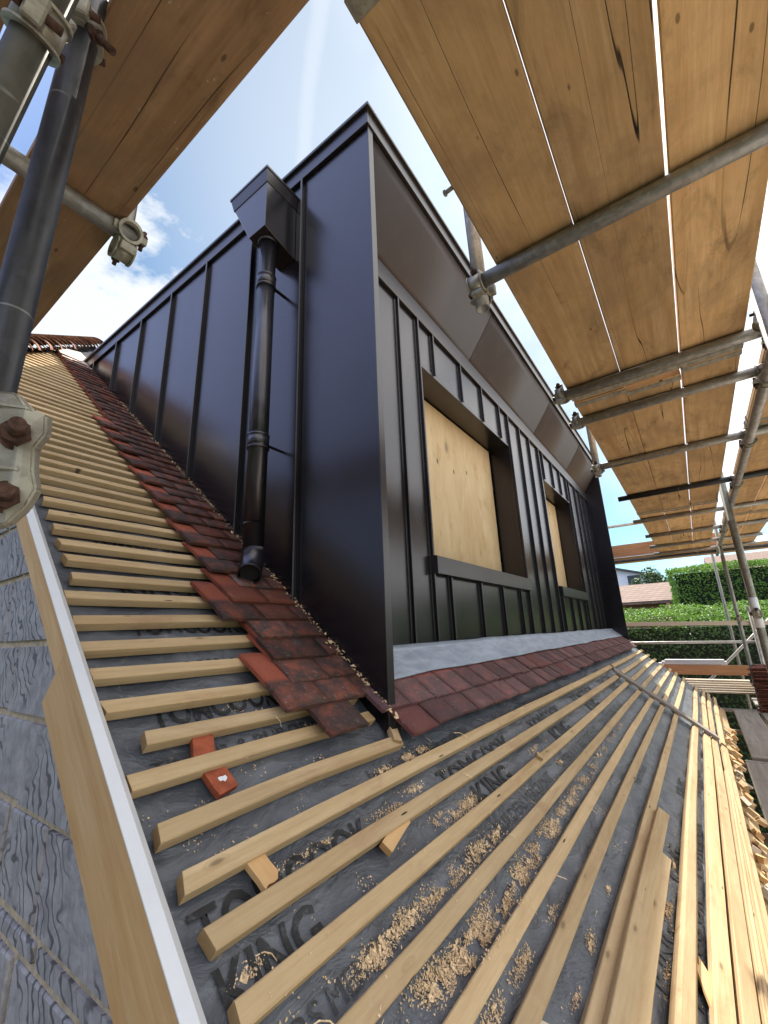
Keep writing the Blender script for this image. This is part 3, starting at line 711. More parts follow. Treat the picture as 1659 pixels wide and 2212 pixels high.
mb = MB(); d = Vector((-0.55, -0.55, -0.62)).normalized()
pts = [Vector((px, py, 0.47)), Vector((px, py, 0.36))]
for i in range(1, 7):
    u = i / 6; pts.append(pts[-1] + Vector((0, 0, -1)).lerp(d, u).normalized() * 0.022)
mb.path(pts, [pr_ + 0.003] * len(pts), 28, caps=False)
e0 = pts[-1]; dd = (pts[-1] - pts[-2]).normalized()
mb.tube(e0, e0 + dd * 0.012, pr_ + 0.005, 28, wall=0.006)
sh = rp('pipe_shoe', mb, 'pipe')
mb = MB(); mb.path([pts[-1] - dd * 0.01, pts[-1] - dd * 0.006], pr_ - 0.003, 28); rp('dark_bore', mb, 'black', sh)

# ------------------------------------------------------------------ lead flashing under the front wall
bm = bmesh.new(); nx, ns = 150, 8; gv = {}
for i in range(nx + 1):
    x = XD0 + 0.036 + (XD1 - XD0 - 0.04) * i / nx
    for j in range(ns + 1):
        s_ = 0.135 + 0.168 * j / ns
        h = 0.047 + 0.004 * mnoise.noise(Vector((x * 4, s_ * 9, 1))) + (0.003 if int((x - XD0) / 1.25) % 2 else 0)
        if j == 0: s_ += 0.012 * mnoise.noise(Vector((x * 2.0, 1, 1)))
        if j == ns: h += 0.006
        gv[i, j] = bm.verts.new((x, s_, h))
for i in range(nx):
    for j in range(ns):
        f = bm.faces.new((gv[i, j], gv[i + 1, j], gv[i + 1, j + 1], gv[i, j + 1])); f.smooth = True
r = bmesh.ops.extrude_face_region(bm, geom=list(bm.faces)); bmesh.ops.translate(bm, verts=[v for v in r['geom'] if isinstance(v, bmesh.types.BMVert)], vec=(0, 0, 0.003))
mb = MB(); mb.bm.free(); mb.bm = bm
o = mb.build('lead_flashing', 'lead', None, RF()); tag(o, 'grey lead flashing dressed over the tiles below the dormer front', 'flashing')

# ------------------------------------------------------------------ tiles
def tile_mesh(seed, w=0.163, l=0.265, th=0.0125, mat='tile', cut=None):
    rr = random.Random(seed); b = bmesh.new(); nx, ny = 4, 6; T, Bo = {}, {}
    for i in range(nx + 1):
        for j in range(ny + 1):
            u, v = i / nx, j / ny; x = (u - 0.5) * w; y = -v * l
            if j in (0, ny): y += rr.uniform(-0.0025, 0.0025)
            if i in (0, nx): x += rr.uniform(-0.0015, 0.0015)
            z = -0.004 * (2 * v - 1) ** 2 - 0.001 * (2 * u - 1) ** 2 + rr.uniform(-0.0006, 0.0006)
            T[i, j] = b.verts.new((x, y, z)); Bo[i, j] = b.verts.new((x * 0.985, y * 0.992, z - th))
    for i in range(nx):
        for j in range(ny):
            f = b.faces.new((T[i, j], T[i, j + 1], T[i + 1, j + 1], T[i + 1, j])); f.smooth = True
            b.faces.new((Bo[i, j], Bo[i + 1, j], Bo[i + 1, j + 1], Bo[i, j + 1]))
    for i in range(nx):
        b.faces.new((T[i, 0], T[i + 1, 0], Bo[i + 1, 0], Bo[i, 0])); b.faces.new((T[i + 1, ny], T[i, ny], Bo[i, ny], Bo[i + 1, ny]))
    for j in range(ny):
        b.faces.new((T[0, j + 1], T[0, j], Bo[0, j], Bo[0, j + 1])); b.faces.new((T[nx, j], T[nx, j + 1], Bo[nx, j + 1], Bo[nx, j]))
    m = MB(); m.bm.free(); m.bm = b
    return m.mesh('roof_tile', mat)
TL = [tile_mesh(i, mat='tile') for i in range(4)]; TP = [tile_mesh(10 + i, mat='tile_pink') for i in range(4)]
TLW = [tile_mesh(20 + i, w=0.247, mat='tile') for i in range(2)]; TLH = [tile_mesh(30 + i, w=0.085, mat='tile') for i in range(2)]
def lay(me, x, stail, label, group, dh=0.0, spin=0.0, rough=0.0):
    stail += R.uniform(-rough, rough)
    tilt = -math.asin(0.024 / 0.2) - rad(R.uniform(-0.6, 0.9))
    hs = 0.016 + dh; l = 0.262
    o = put('roof_tile', me, None, RF(x, stail + l * math.cos(tilt), hs + R.uniform(0, 0.003), spin + rad(R.uniform(-0.9, 0.9)), tilt))
    tag(o, label, 'roof tile', group); return o
# strip beside the cheek: courses 0.1 apart
nc = 44
for k in range(nc):
    st = 0.0 + 0.0995 * k + R.uniform(-0.004, 0.004)
    right = XD0 + 0.02
    if k % 2 == 0: ws = [0.165, 0.165]
    elif k < 6: ws = [0.0825, 0.247] if k == 3 else [0.0825, 0.165, 0.165]
    else: ws = [0.0825, 0.165]
    if k > 24: ws = ws[:2] if k % 2 else [0.165, 0.0825]
    x = right
    for q, w in enumerate(ws):
        if k == 0 and q == 0: x -= w; continue
        me = {0.165: TL, 0.0825: TLH, 0.247: TLW}[w]; xc = x - w / 2; x -= w
        where = ('touching the cheek', 'next out from the cheek', 'at the open edge')[q]
        lay(R.choice(me), xc, st, f'dark lichened clay tile {where}, {nth(k + 1)} course up from the dormer corner', 'clay tiles laid beside the dormer cheek', spin=rad(R.uniform(-1.2, 0.6)))
# two courses below the lead
for row, st in ((0, -0.083), (1, 0.02)):
    x = XD0 + (0.00 if row == 0 else -0.045); k = 0
    while x < XD1 - 0.05:
        k += 1
        lay(R.choice(TP), x + 0.083, st + 0.006 * mnoise.noise(Vector((x * 1.3, row * 3, 0))), f'purple brown clay tile in the {"lower" if row == 0 else "upper"} course under the lead, {nth(k)} from the near corner', 'clay tiles laid in two courses under the lead', dh=0.002 + 0.002 * row, rough=0.006)
        x += 0.1655
# bonnet tiles up the half hip
k = 0; s_ = 3.45
for k in range(22):
    u = k / 21; s1 = 3.42 + u * (S_RIDGE - 3.42) ; x1 = hipx(s1)
    a = RP(x1, s1, 0.02); d = (RP(hipx(s1 + .5) if s1 > HIP_S0 else XV + .2, s1 + 0.5, 0.02) - a).normalized()
    mb = MB(); L = 0.24; n = 8
    fr = frame(a, d, (0, 0, 1))
    ring0, ring1 = [], []
    for i in range(n + 1):
        an = math.pi * (0.06 + 0.88 * i / n); r0, r1 = 0.135, 0.085
        ring0.append(mb.bm.verts.new((0, r0 * math.cos(an), r0 * 0.75 * math.sin(an) - 0.02))); ring1.append(mb.bm.verts.new((L, r1 * math.cos(an), r1 * 0.75 * math.sin(an) - 0.035)))
    for i in range(n): f = mb.bm.faces.new((ring0[i], ring1[i], ring1[i + 1], ring0[i + 1]))
    r = bmesh.ops.extrude_face_region(mb.bm, geom=list(mb.bm.faces)); bmesh.ops.translate(mb.bm, verts=[v for v in r['geom'] if isinstance(v, bmesh.types.BMVert)], vec=(0.0, 0, 0.014))
    o = mb.build('hip_tile', 'hip', None, fr @ Matrix.Rotation(rad(R.uniform(-5, 5)), 4, 'Z'))
    tag(o, f'brown bonnet tile on the half hip, {nth(k + 1)} up from its foot', 'hip tile', 'bonnet tiles up the half hip')
# torn scraps left under the hip
mb = MB(); mb.face([(1.02, 4.02, 0.03), (1.16, 3.98, 0.035), (1.30, 4.25, 0.05), (1.25, 4.75, 0.06), (1.02, 4.55, 0.05)])
o = mb.build('underlay_scrap', plain('pinkish_paper', (0.55, 0.44, 0.38), 0.8), None, RF()); tag(o, 'pale pinkish scrap of sheet lying at the top of the battens near the hip', 'sheet scrap')

# ------------------------------------------------------------------ battens
def batten_mesh(L, w=0.036, th=0.025, seed=0, round_=False):
    rr = random.Random(seed); b = bmesh.new(); n = max(2, int(L / 0.35)); rings = []
    prof = [(-w / 2, 0), (w / 2, 0), (w / 2, -th), (-w / 2, -th)]
    c = 0.0022
    if round_: c = 0.009
    prof = [(-w / 2 + c, 0), (w / 2 - c, 0), (w / 2, -c), (w / 2, -th), (-w / 2, -th), (-w / 2, -c)]
    if False: prof = [(w / 2 * math.cos(a), th * 0.8 * math.sin(a) - th * 0.45) for a in [math.pi * (1 - i / 7) for i in range(8)]] + [(w / 2, -th), (-w / 2, -th)]
    for i in range(n + 1):
        u = i / n; dy = 0.004 * math.sin(u * 5 + seed) + rr.uniform(-0.0012, 0.0012); dz = rr.uniform(-0.0012, 0.0008)
        sk = rr.uniform(-0.005, 0.005) if i in (0, n) else 0
        rings.append([b.verts.new((u * L + sk * (p[0] / w) * 2, p[0] + dy, p[1] + dz)) for p in prof])
    m_ = len(prof)
    for A, B in zip(rings, rings[1:]):
        for k in range(m_): b.faces.new((A[k], B[k], B[(k + 1) % m_], A[(k + 1) % m_]))
    b.faces.new(rings[0]); b.faces.new(rings[-1][::-1])
    m = MB(); m.bm.free(); m.bm = b
    return m.mesh('roof_batten', 'batten')
GB = 'treated battens nailed across the roof'
up = [(.07, .452), (.16, .51), (.258, .450), (.365, .449), (.465, .446), (.567, .449), (.676, .450)]
s_ = .676
while s_ < 4.75:
    s_ += 0.1005 + R.uniform(-0.004, 0.004); up.append((s_, max(.447 + R.uniform(-0.004, 0.012), hipx(s_) + 0.05)))
for k, (s_, x0) in enumerate(up):
    o = put('roof_batten', batten_mesh(1.20 - x0, seed=k), None, RF(x0, s_ - 0.018, 0, rad(R.uniform(-0.35, 0.35))))
    tag(o, f'short pale batten between verge and dormer cheek, {nth(k + 1)} up from the dormer corner', 'roof batten', GB)
low = [(-.036, .472), (-.133, .482), (-.225, .489), (-.325, .489), (-.425, .470), (-.532, .48), (-.620, .48), (-.722, .48)]
XB = 4.86
for k, (s_, x0) in enumerate(low):
    x1 = 1.235 if k == 0 else XB - 0.03 - 0.01 * k + R.uniform(-.02, .02)
    sp = rad(R.uniform(-0.08, 0.08))
    o = put('roof_batten', batten_mesh(x1 - x0, seed=100 + k), None, RF(x0, s_ - 0.018, 0, sp))
    lab = 'batten starting at the verge and ending under the lowest tile at the dormer corner' if k == 0 else f'long pale batten below the dormer, {nth(k)} one down from the dormer corner'
    tag(o, lab, 'roof batten', GB)
    if k:
        o = put('roof_batten', batten_mesh(XF - XB, seed=140 + k), None, RF(XB + 0.06, s_ - 0.018, -0.001, sp))
        tag(o, f'far batten running on beyond the leaning plank, {nth(k)} one down from the dormer front', 'roof batten', GB)
# battens and laths in the sunlit strip at the eaves
for k, (s_, w, th, h, nm) in enumerate(((-0.900, 0.047, 0.034, 0.008, 'round edged pale batten, highest in the sunlit strip'), (-0.990, 0.050, 0.022, 0.0, 'flat sunlit batten just below the round edged one'), (-1.050, 0.044, 0.022, 0.001, 'second flat sunlit batten below the round edged one'), (-1.125, 0.046, 0.022, 0.001, 'lowest wide sunlit batten at the eaves'))):
    o = put('roof_batten', batten_mesh(XB - 0.5, w=w, th=th, seed=200 + k, round_=(k == 0)), None, RF(0.46, s_, h, 0)); tag(o, nm, 'roof batten', GB)
    o = put('roof_batten', batten_mesh(XF - XB, w=0.036, seed=230 + k), None, RF(XB + 0.06, s_, -0.001, 0)); tag(o, f'far eaves batten beyond the plank, {nth(k + 1)} of four going down', 'roof batten', GB)
for k in range(5):
    o = put('lath', batten_mesh(3.4 - 0.1 * k, w=0.011, th=0.020, seed=250 + k), None, RF(0.62 + 0.06 * k, -1.082 - 0.0128 * k + 0.003, 0.004 + 0.004 * (k % 2), rad(0.12 * (k - 2)))); tag(o, f'thin lath in the sunlit bundle between two eaves battens, {nth(k + 1)} going down', 'lath', 'thin laths bundled at the eaves')
under = [(-0.768, 0.046, 2.36, 0.026, -0.25), (-0.812, 0.040, 2.02, 0.020, 0.18)]
for k, (s_, w, x1, h, sp) in enumerate(under):
    o = put('loose_batten', batten_mesh(x1 - 0.62, w=w, th=0.025, seed=300 + k), None, RF(0.62, s_, h + (-0.004 if k else 0), rad(sp)))
    tag(o, ('loose wide batten lying on the roof with a splintered end', 'loose batten lying tight against the wide splintered one')[k], 'loose batten')
# leaning plank across the battens
a, b = RP(4.62, -0.19, 0.018), RP(4.88, -1.06, 0.018)
L = (b - a).length; mb = MB(); mb.box((0, -0.05, -0.010), (L, 0.05, 0.012), 0.002)
o = mb.build('plank', 'deck', None, frame(a, b - a, NV)); tag(o, 'grey plank laid down the slope across the battens', 'plank')

# ------------------------------------------------------------------ sawdust, chips and offcuts
def in_gap(s):           # not on a batten
    return all(not (t - 0.040 < s < t + 0.004) for t, _ in low[1:] + up[:4])
def patch(b, pts, count, size, lift=0.006, rr=R, pile=0.012):
    # pts: list of (x, s, rx, rs) blobs
    for x0, s0, rx, rs_, wgt in pts:
        for _ in range(int(count * wgt)):
            g1, g2 = rr.gauss(0, 0.5), rr.gauss(0, 0.5)
            x, s = x0 + g1 * rx, s0 + g2 * rs_
            if x < XV + 0.03 or x > XF: continue
            if mnoise.noise(Vector((x * 15, s * 30, 2.2))) + 0.5 * mnoise.noise(Vector((x * 60, s * 80, 5))) + rr.gauss(0, 0.16) < -0.10 + 0.28 * (g1 * g1 + g2 * g2): continue
            top = not in_gap(s)
            if top and rr.random() < 0.8: continue
            e = math.exp(-(g1 * g1 + g2 * g2) * 1.5)
            h = (0.001 if top else sag(x, s) + 0.002) + rr.random() * pile * e
            l = size * rr.uniform(0.4, 1.8); w = l * rr.uniform(0.25, 0.8); an = rr.uniform(0, math.pi)
            ca, sa = math.cos(an), math.sin(an); t1, t2 = rr.uniform(-.5, .5), rr.uniform(-.6, .6)
            q = []
            for u, v in ((-1, -1), (1, -1), (1, 1), (-1, 1)):
                dx, dy = u * l / 2, v * w / 2
                q.append(b.verts.new((x + dx * ca - dy * sa, s + dx * sa + dy * ca, h + dx * t1 + dy * t2 + (0.25 * l if u > 0 else 0))))
            b.faces.new(q)
def mound(b, x0, s0, rx, rs_, hh, seed):
    n = 12; prev = None; rr = random.Random(seed)
    cen = b.verts.new((x0, s0, sag(x0, s0) + hh))
    rings = []
    for k in (0.35, 0.7, 1.0):
        ring = []
        for i in range(n):
            an = 2 * math.pi * i / n; kk = k * rr.uniform(0.8, 1.2)
            x, s = x0 + rx * kk * math.cos(an), s0 + rs_ * kk * math.sin(an)
            ring.append(b.verts.new((x, s, sag(x, s) + hh * (1 - k ** 1.5) + (0.001 if k < 1 else -0.004) + rr.uniform(0, 0.003))))
        rings.append(ring)
    for i in range(n): b.faces.new((cen, rings[0][i], rings[0][(i + 1) % n]))
    for A, B in zip(rings, rings[1:]):
        for i in range(n): b.faces.new((A[i], B[i], B[(i + 1) % n], A[(i + 1) % n]))
bm = bmesh.new()
# blobs lying against the upper side of the battens
piles = []
for x, s, rx, rs_, wgt in [
    (1.10, -0.52, .16, .020, 1.0), (1.30, -0.515, .16, .020, 1.0), (1.52, -0.505, .15, .020, .9), (1.8, -0.50, .20, .016, .7), (2.2, -0.50, .25, .014, .6), (2.6, -.49, .25, .012, .5), (.98, -0.51, .10, .020, .8), (.84, -0.50, .06, .018, .5),
    (1.18, -0.405, .10, .016, .6), (1.36, -0.41, .08, .012, .4), (0.85, -0.40, .09, .014, .5), (.76, -.405, .05, .010, .3), (1.02, -.410, .05, .010, .2),
    (1.22, -0.305, .07, .012, .4), (1.36, -0.305, .06, .010, .3), (.55, -.31, .03, .012, .15),
    (1.10, -0.205, .08, .012, .35), (0.80, -.20, .05, .008, .2), (1.25, -.11, .05, .012, .3), (1.33, -.105, .05, .01, .2), (1.12, -.115, .03, .01, .1),
    (.86, -.60, .12, .014, .4), (1.10, -.60, .05, .008, .2), (1.3, -.60, .03, .006, .1), (0.95, -.70, .10, .01, .3), (1.35, -.70, .05, .008, .15), (1.6, -.7, .03, .006, .1), (1.15, -.71, .03, .006, .1),
    (1.0, -.79, .12, .01, .2), (1.8, -.86, .05, .008, .15), (2.1, -.86, .05, .006, .12), (1.5, -.87, .06, .008, .15), (3.2, -.49, .3, .012, .3), (2.0, -.30, .05, .006, .1), (2.1, -.40, .03, .008, .12)]:
    piles.append((x, s + 0.004, rx, rs_, wgt))
for i, (x, s, rx, rs_, wgt) in enumerate(piles):
    pass
patch(bm, [(x, s, rx * 1.5, rs_ * 1.8, w) for x, s, rx, rs_, w in piles], 3900, 0.0023, pile=0.004)
patch(bm, piles, 90, 0.008, pile=0.007)
# thin scatter everywhere on the near roof
sc_pts = []
for _ in range(150):
    x = R.uniform(0.47, 2.4); s = R.uniform(-0.95, 0.3); sc_pts.append((x, s, 0.05, 0.03, R.uniform(.3, 1)))
patch(bm, sc_pts, 60, 0.0026, pile=0.001)
for _ in range(40):      # longer curled shavings
    x, s = R.uniform(0.5, 2.0), R.uniform(-0.75, 0.2); h = max(sag(x, s), 0 if not in_gap(s) else -1) + 0.004
    an = R.uniform(0, 6.28); L = R.uniform(0.02, 0.07); q = []
    for i in range(4):
        u = i / 3; cx_, cy_ = x + math.cos(an + u * .6) * L * u, s + math.sin(an + u * .6) * L * u
        q.append((bm.verts.new((cx_, cy_, h + 0.006 * math.sin(u * 3))), bm.verts.new((cx_ + 0.0012, cy_ + 0.0014, h + 0.006 * math.sin(u * 3) + .001))))
    for A, B in zip(q, q[1:]): bm.faces.new((A[0], B[0], B[1], A[1]))
# crumbs along the foot of the cheek
for _ in range(700):
    s = R.uniform(-0.02, 3.2); x = XD0 - abs(R.gauss(0, 0.012)); h = 0.040 + R.uniform(0, 0.010); l = R.uniform(.002, .009) * (1.6 if s < .4 else 1)
    v = [bm.verts.new((x + R.uniform(-l, l), s + R.uniform(-l, l), h + R.uniform(-.4, .6) * l)) for _ in range(4)]
    for f in ((0, 1, 2), (0, 2, 3), (0, 3, 1), (1, 3, 2)): bm.faces.new([v[i] for i in f])
mb = MB(); mb.bm.free(); mb.bm = bm
o = mb.build('sawdust', 'dust', None, RF(), recalc=False); tag(o, 'pale sawdust and shavings heaped against the upper sides of the battens', 'sawdust', kind='stuff')

def chunk(name, x, s, h, l, w, th, spin, mat, label, cat, group=None, jag=True, seed=0, tilt=0.0):
    rr = random.Random(seed); b = bmesh.new(); n = 5; T, B = [], []
    pts = [(-l / 2, -w / 2), (l / 2 * .4, -w / 2 * rr.uniform(.9, 1.05))]
    for i in range(n): pts.append((l / 2 + (rr.uniform(-.14, .14) * l if jag else 0), -w / 2 + w * i / (n - 1)))
    pts += [(0, w / 2 * rr.uniform(.92, 1.05)), (-l / 2, w / 2)]
    T = [b.verts.new((px_, py_, th)) for px_, py_ in pts]; B = [b.verts.new((px_ * .99, py_, 0)) for px_, py_ in pts]
    b.faces.new(T); b.faces.new(B[::-1])
    for i in range(len(pts)): j = (i + 1) % len(pts); b.faces.new((T[i], B[i], B[j], T[j]))
    m = MB(); m.bm.free(); m.bm = b
    o = m.build(name, mat, None, RF(x, s, h, rad(spin), rad(tilt))); tag(o, label, cat, group); return o
chunk('tile_fragment', 0.635, 0.112, -0.024, 0.09, 0.05, 0.014, 70, 'tile_red', 'clean red tile fragment lying under the upper battens near the verge', 'tile fragment', seed=1, jag=False)
TF2 = chunk('tile_fragment', 0.632, 0.018, -0.026, 0.075, 0.05, 0.014, -80, 'tile_red', 'red tile fragment with a white fleck, lower of the two by the verge', 'tile fragment', seed=2, jag=False)
mb = MB(); rw = random.Random(4); ctr = Vector((0.640, 0.010, -0.0112)); ring = []
for i in range(14):
    an = i * 2 * math.pi / 14; q = rw.uniform(0.005, 0.016); ring.append(mb.bm.verts.new(ctr + Vector((q * math.cos(an), q * 0.8 * math.sin(an), 0))))
mb.bm.faces.new(ring); mb.build('white_splash', 'white', TF2, RF(), recalc=False)
chunk('wood_offcut', 0.628, -0.185, -0.022, 0.06, 0.042, 0.012, -78, 'larch', 'square splintered wood offcut near the printed letters', 'wood offcut', seed=3)
chunk('wood_offcut', 0.985, -0.262, -0.022, 0.13, 0.030, 0.016, 14, 'larch', 'long broken splinter of batten between two long battens', 'wood offcut', seed=4)
chunk('wood_offcut', 1.02, -0.700, -0.018, 0.12, 0.022, 0.012, 130, 'pale', 'pale split offcut leaning in the gap at the bottom of the roof', 'wood offcut', seed=5)
chunk('wood_offcut', 1.22, -0.045, -0.01, 0.05, 0.03, 0.02, 60, 'batten', 'small broken batten stub beside the dormer corner', 'wood offcut', seed=6)
chunk('wood_offcut', 1.90, -0.335, 0.0, 0.03, 0.025, 0.014, 30, 'batten', 'tiny round offcut standing on the third long batten', 'wood offcut', seed=8)
chunk('wood_offcut', 1.60, -0.965, -0.02, 0.16, 0.05, 0.006, 20, 'larch', 'sunlit torn sliver under the round edged batten', 'wood offcut', seed=9)
rr = random.Random(11)
names_ = ['resting low', 'tipped up', 'lying flat', 'split at one end', 'standing on edge']
for k in range(60):
    x = 1.35 + 4.6 * (k / 59) ** 1.2 + rr.uniform(-.05, .05); s = -1.185 - rr.uniform(0.0, 0.07); big = rr.uniform(.03, .10) * (1.3 if k % 4 == 0 else 0.8)
    chunk('wood_offcut', x, s, rr.uniform(-0.062, -0.02), big, rr.uniform(.025, .06), rr.uniform(.012, .03), rr.uniform(0, 180), rr.choice(['larch', 'batten', 'batten', 'pale']),
          f'broken timber offcut in the eaves gap {names_[k % 5]}, {nth(k + 1)} away from the camera', 'wood offcut', 'broken offcuts heaped along the eaves', seed=50 + k, tilt=rr.uniform(-25, 35))

# ------------------------------------------------------------------ scaffold
RT = 0.02415
def tube(a, b, label, mat='tube', name='scaffold_tube', group='scaffold tubes', r=RT, seg=20):
    a, b = Vector(a), Vector(b); L = (b - a).length
    fr = frame(a, b - a, (0, 0, 1) if abs((b - a).normalized().z) < 0.9 else (0, 1, 0))
    mb = MB(); mb.tube((0, 0, 0), (L, 0, 0), r, seg, wall=0.0035)
    o = mb.build(name, mat, None, fr); tag(o, label, 'scaffold tube', group); return o
def coupler(p, d1, d2, label, r=RT, gap=None, spin=0, group='scaffold couplers', k=1.0):
    """right-angle coupler: two split bands on crossed tubes, with T-bolts"""
    p = Vector(p); d1 = Vector(d1).normalized(); d2 = Vector(d2).normalized(); n = d1.cross(d2).normalized()
    root = empty('scaffold_coupler', p); tag(root, label, 'scaffold coupler', group)
    off = (RT + 0.003) * n
    for d, c, o_ in ((d1, p - off, d2), (d2, p + off, d1)):
        mb = MB(); mb.tube(c - d * 0.022 * k, c + d * 0.022 * k, r + 0.006, 18, wall=0.0055)
        mb.tube(c - d * 0.026 * k, c - d * 0.021 * k, r + 0.009, 18, wall=0.008); mb.tube(c + d * 0.021 * k, c + d * 0.026 * k, r + 0.009, 18, wall=0.008)
        q = frame(c + o_ * (r + 0.012), o_, d)
        mb.box((-0.008, -0.010, -0.018), (0.012, 0.010, 0.018), 0.002, q); 
        q = frame(c - o_ * (r + 0.010), o_, d); mb.box((-0.010, -0.012, -0.020), (0.006, 0.012, 0.020), 0.002, q)
        o = mb.build('clamp_band', 'coupler', root, Matrix.Identity(4))
        mb = MB(); s_ = n if c == p + off else -n
        c2 = c + o_ * (r + 0.016)
        mb.tube(c2 - s_ * 0.024, c2 + s_ * 0.034, 0.0058, 10); mb.tube(c2 + s_ * 0.010, c2 + s_ * 0.021, 0.0115, 6, smooth=False)
        mb.build('bolt', 'rust', root, Matrix.Identity(4))
    mb = MB(); mb.box((-0.02, -0.02, -0.006), (0.02, 0.02, 0.006), 0.002, frame(p, d1, n)); mb.build('bridge_plate', 'coupler', root, Matrix.Identity(4))
    return root
def board(x0, x1, y0, y1, z0, label, mat='board', along='x', group='scaffold boards overhead', th=0.038, sagk=0.004):
    w = (y1 - y0) if along == 'x' else (x1 - x0); L = (x1 - x0) if along == 'x' else (y1 - y0)
    b = bmesh.new(); n = 24; seed = R.random() * 50; rings = []
    for i in range(n + 1):
        u = i / n; dy = 0.0012 * mnoise.noise(Vector((u * L * 1.3, seed, 0))); dz = 0.003 * mnoise.noise(Vector((u * L * .8, seed, 3)))
        c = 0.004; e = (rr.uniform(-.003, .003) if i in (0, n) else 0)
        pr = [(-w / 2, c), (-w / 2, th - c), (-w / 2 + c, th), (w / 2 - c, th), (w / 2, th - c), (w / 2, c), (w / 2 - c, 0), (-w / 2 + c, 0)]
        rings.append([b.verts.new((u * L + e, p[0] + dy, p[1] + dz)) for p in pr])
    for A, B in zip(rings, rings[1:]):
        for k in range(8): b.faces.new((A[k], B[k], B[(k + 1) % 8], A[(k + 1) % 8]))
    b.faces.new(rings[0]); b.faces.new(rings[-1][::-1])
    m = MB(); m.bm.free(); m.bm = b
    if along == 'x': fr = Matrix.Translation((x0, (y0 + y1) / 2, z0))
    else: fr = Matrix.Translation(((x0 + x1) / 2, y0, z0)) @ Matrix.Rotation(rad(90), 4, 'Z')
    root = None
    o = m.build('scaffold_board', mat, None, fr); tag(o, label, 'scaffold board', group)
    for e in (0, 1):      # galvanised end bands
        mb = MB(); xx = 0.02 if e == 0 else L - 0.06
        mb.box((xx, -w / 2 - 0.0035, -0.0035), (xx + 0.04, w / 2 + 0.0035, th + 0.0035), 0.001)
        q = mb.build('end_band', 'coupler', o, fr)
    return o
ZP = 1.17
rows = [(0.0835, 0.325, 'inner edge row nearest the dormer'), (-0.1560, 0.0803, 'middle row'), (-0.388, -0.1630, 'third row from the dormer')]
spans = [(0.378, 2.30), (2.306, 5.35), (5.356, 8.9)]
SN = ['near', 'middle', 'far']
for r_, (y0, y1, nm) in enumerate(rows):
    for k, (a, b) in enumerate(spans):
        j = (0, 0.04, -0.03)[r_] if k else 0
        board(a + (j if k else 0), b + (0.04, -0.03, 0)[r_] * 0 + j * (1 if k < 2 else 0), y0 + R.uniform(-.001, .001), y1 + R.uniform(-.001, .001), ZP, f'{SN[k]} overhead scaffold board in the {nm}', 'board')
rows2 = [(-0.70, -0.475), (-0.935, -0.71)]
for r_, (y0, y1) in enumerate(rows2):
    for k, (a, b) in enumerate([(0.405, 3.3), (3.306, 6.2), (6.206, 9.1)]):
        board(a, b, y0, y1, ZP, f'{SN[k]} overhead scaffold board outside the ledger, {("inner", "outer")[r_]} of two', 'board')
board(0.137, 0.36, -0.95, 2.95, ZP, 'dark stained scaffold board overhead along the gable, the one with long cracks', 'board_old', 'y')
board(0.137, 0.36, 2.956, 6.8, ZP, 'overhead gable scaffold board beyond the long cracked one', 'board_old', 'y')
board(-0.20, 0.028, -0.95, 2.95, ZP, 'dark stained overhead board in the top left corner behind the leaning tube', 'board_old', 'y')
ZTR = ZP - RT - 0.002
XT = [(1.178, .395, -.96), (2.138, .385, -.95), (2.508, .385, -.95), (3.392, .41, -.95), (4.45, .40, -.95), (5.62, .40, -.95), (6.72, .37, -.95), (7.75, .4, -.95), (8.6, .4, -.95)]
for k, (x, y0, y1) in enumerate(XT):
    tube((x, y0, ZTR), (x, y1, ZTR), f'grey galvanised transom tube under the overhead boards, {nth(k + 1)} from the camera', 'tube' if k != 4 else 'tube_dark')
YL = -0.475; ZL = ZTR - 2 * RT - 0.006
tube((0.6, YL, ZL), (9.2, YL, ZL), 'long ledger tube running under the outer edge of the overhead boards', 'tube')
for k, (x, _, _) in enumerate(XT[1:], 1):
    if k in (1, 2, 3, 4, 6): coupler((x, YL, (ZTR + ZL) / 2), (0, 1, 0), (1, 0, 0), f'rusty coupler joining the ledger to the {nth(k + 1)} transom tube')
# vertical stub that pokes down through the first transom end
tube((1.172 + 2 * RT + 0.004, 0.405, 1.075), (1.172 + 2 * RT + 0.004, 0.415, 2.35), 'upright tube stub with an open end hanging at the first transom', 'tube')
coupler((1.178 + RT, 0.400, ZTR - 0.004), (0, 1, 0), (0, 0, 1), 'coupler clamping the open ended stub to the first transom')
tube((3.392 + 2 * RT + .004, 0.41, 1.09), (3.392 + 2 * RT + .004, 0.41, 2.2), 'upright tube stub with an open end hanging at the fourth transom', 'tube')
coupler((3.392 + RT, 0.405, ZTR - 0.004), (0, 1, 0), (0, 0, 1), 'coupler clamping the open ended stub to the fourth transom')
for x, k in ((2.138, 'second'), (2.508, 'third')): coupler((x, 0.355, ZTR + .0), (0, 1, 0), (0, 0, 1), f'small coupler at the inner end of the {k} transom', k=0.7)
for k, (x, y) in enumerate(((0.86, 0.345), (2.62, 0.36))):
    mb = MB(); mb.tube((x, y - 0.03, ZP + 0.02), (x, y + 0.012, ZP + 0.014), 0.006, 10); mb.tube((x, y + 0.004, ZP + 0.0155), (x, y + 0.010, ZP + 0.0145), 0.010, 6, smooth=False)
    o = mb.build('fixing_bolt', 'coupler'); tag(o, ('small bolt sticking out of the near inner board edge', 'small bolt sticking out of the middle inner board edge')[k], 'bolt')
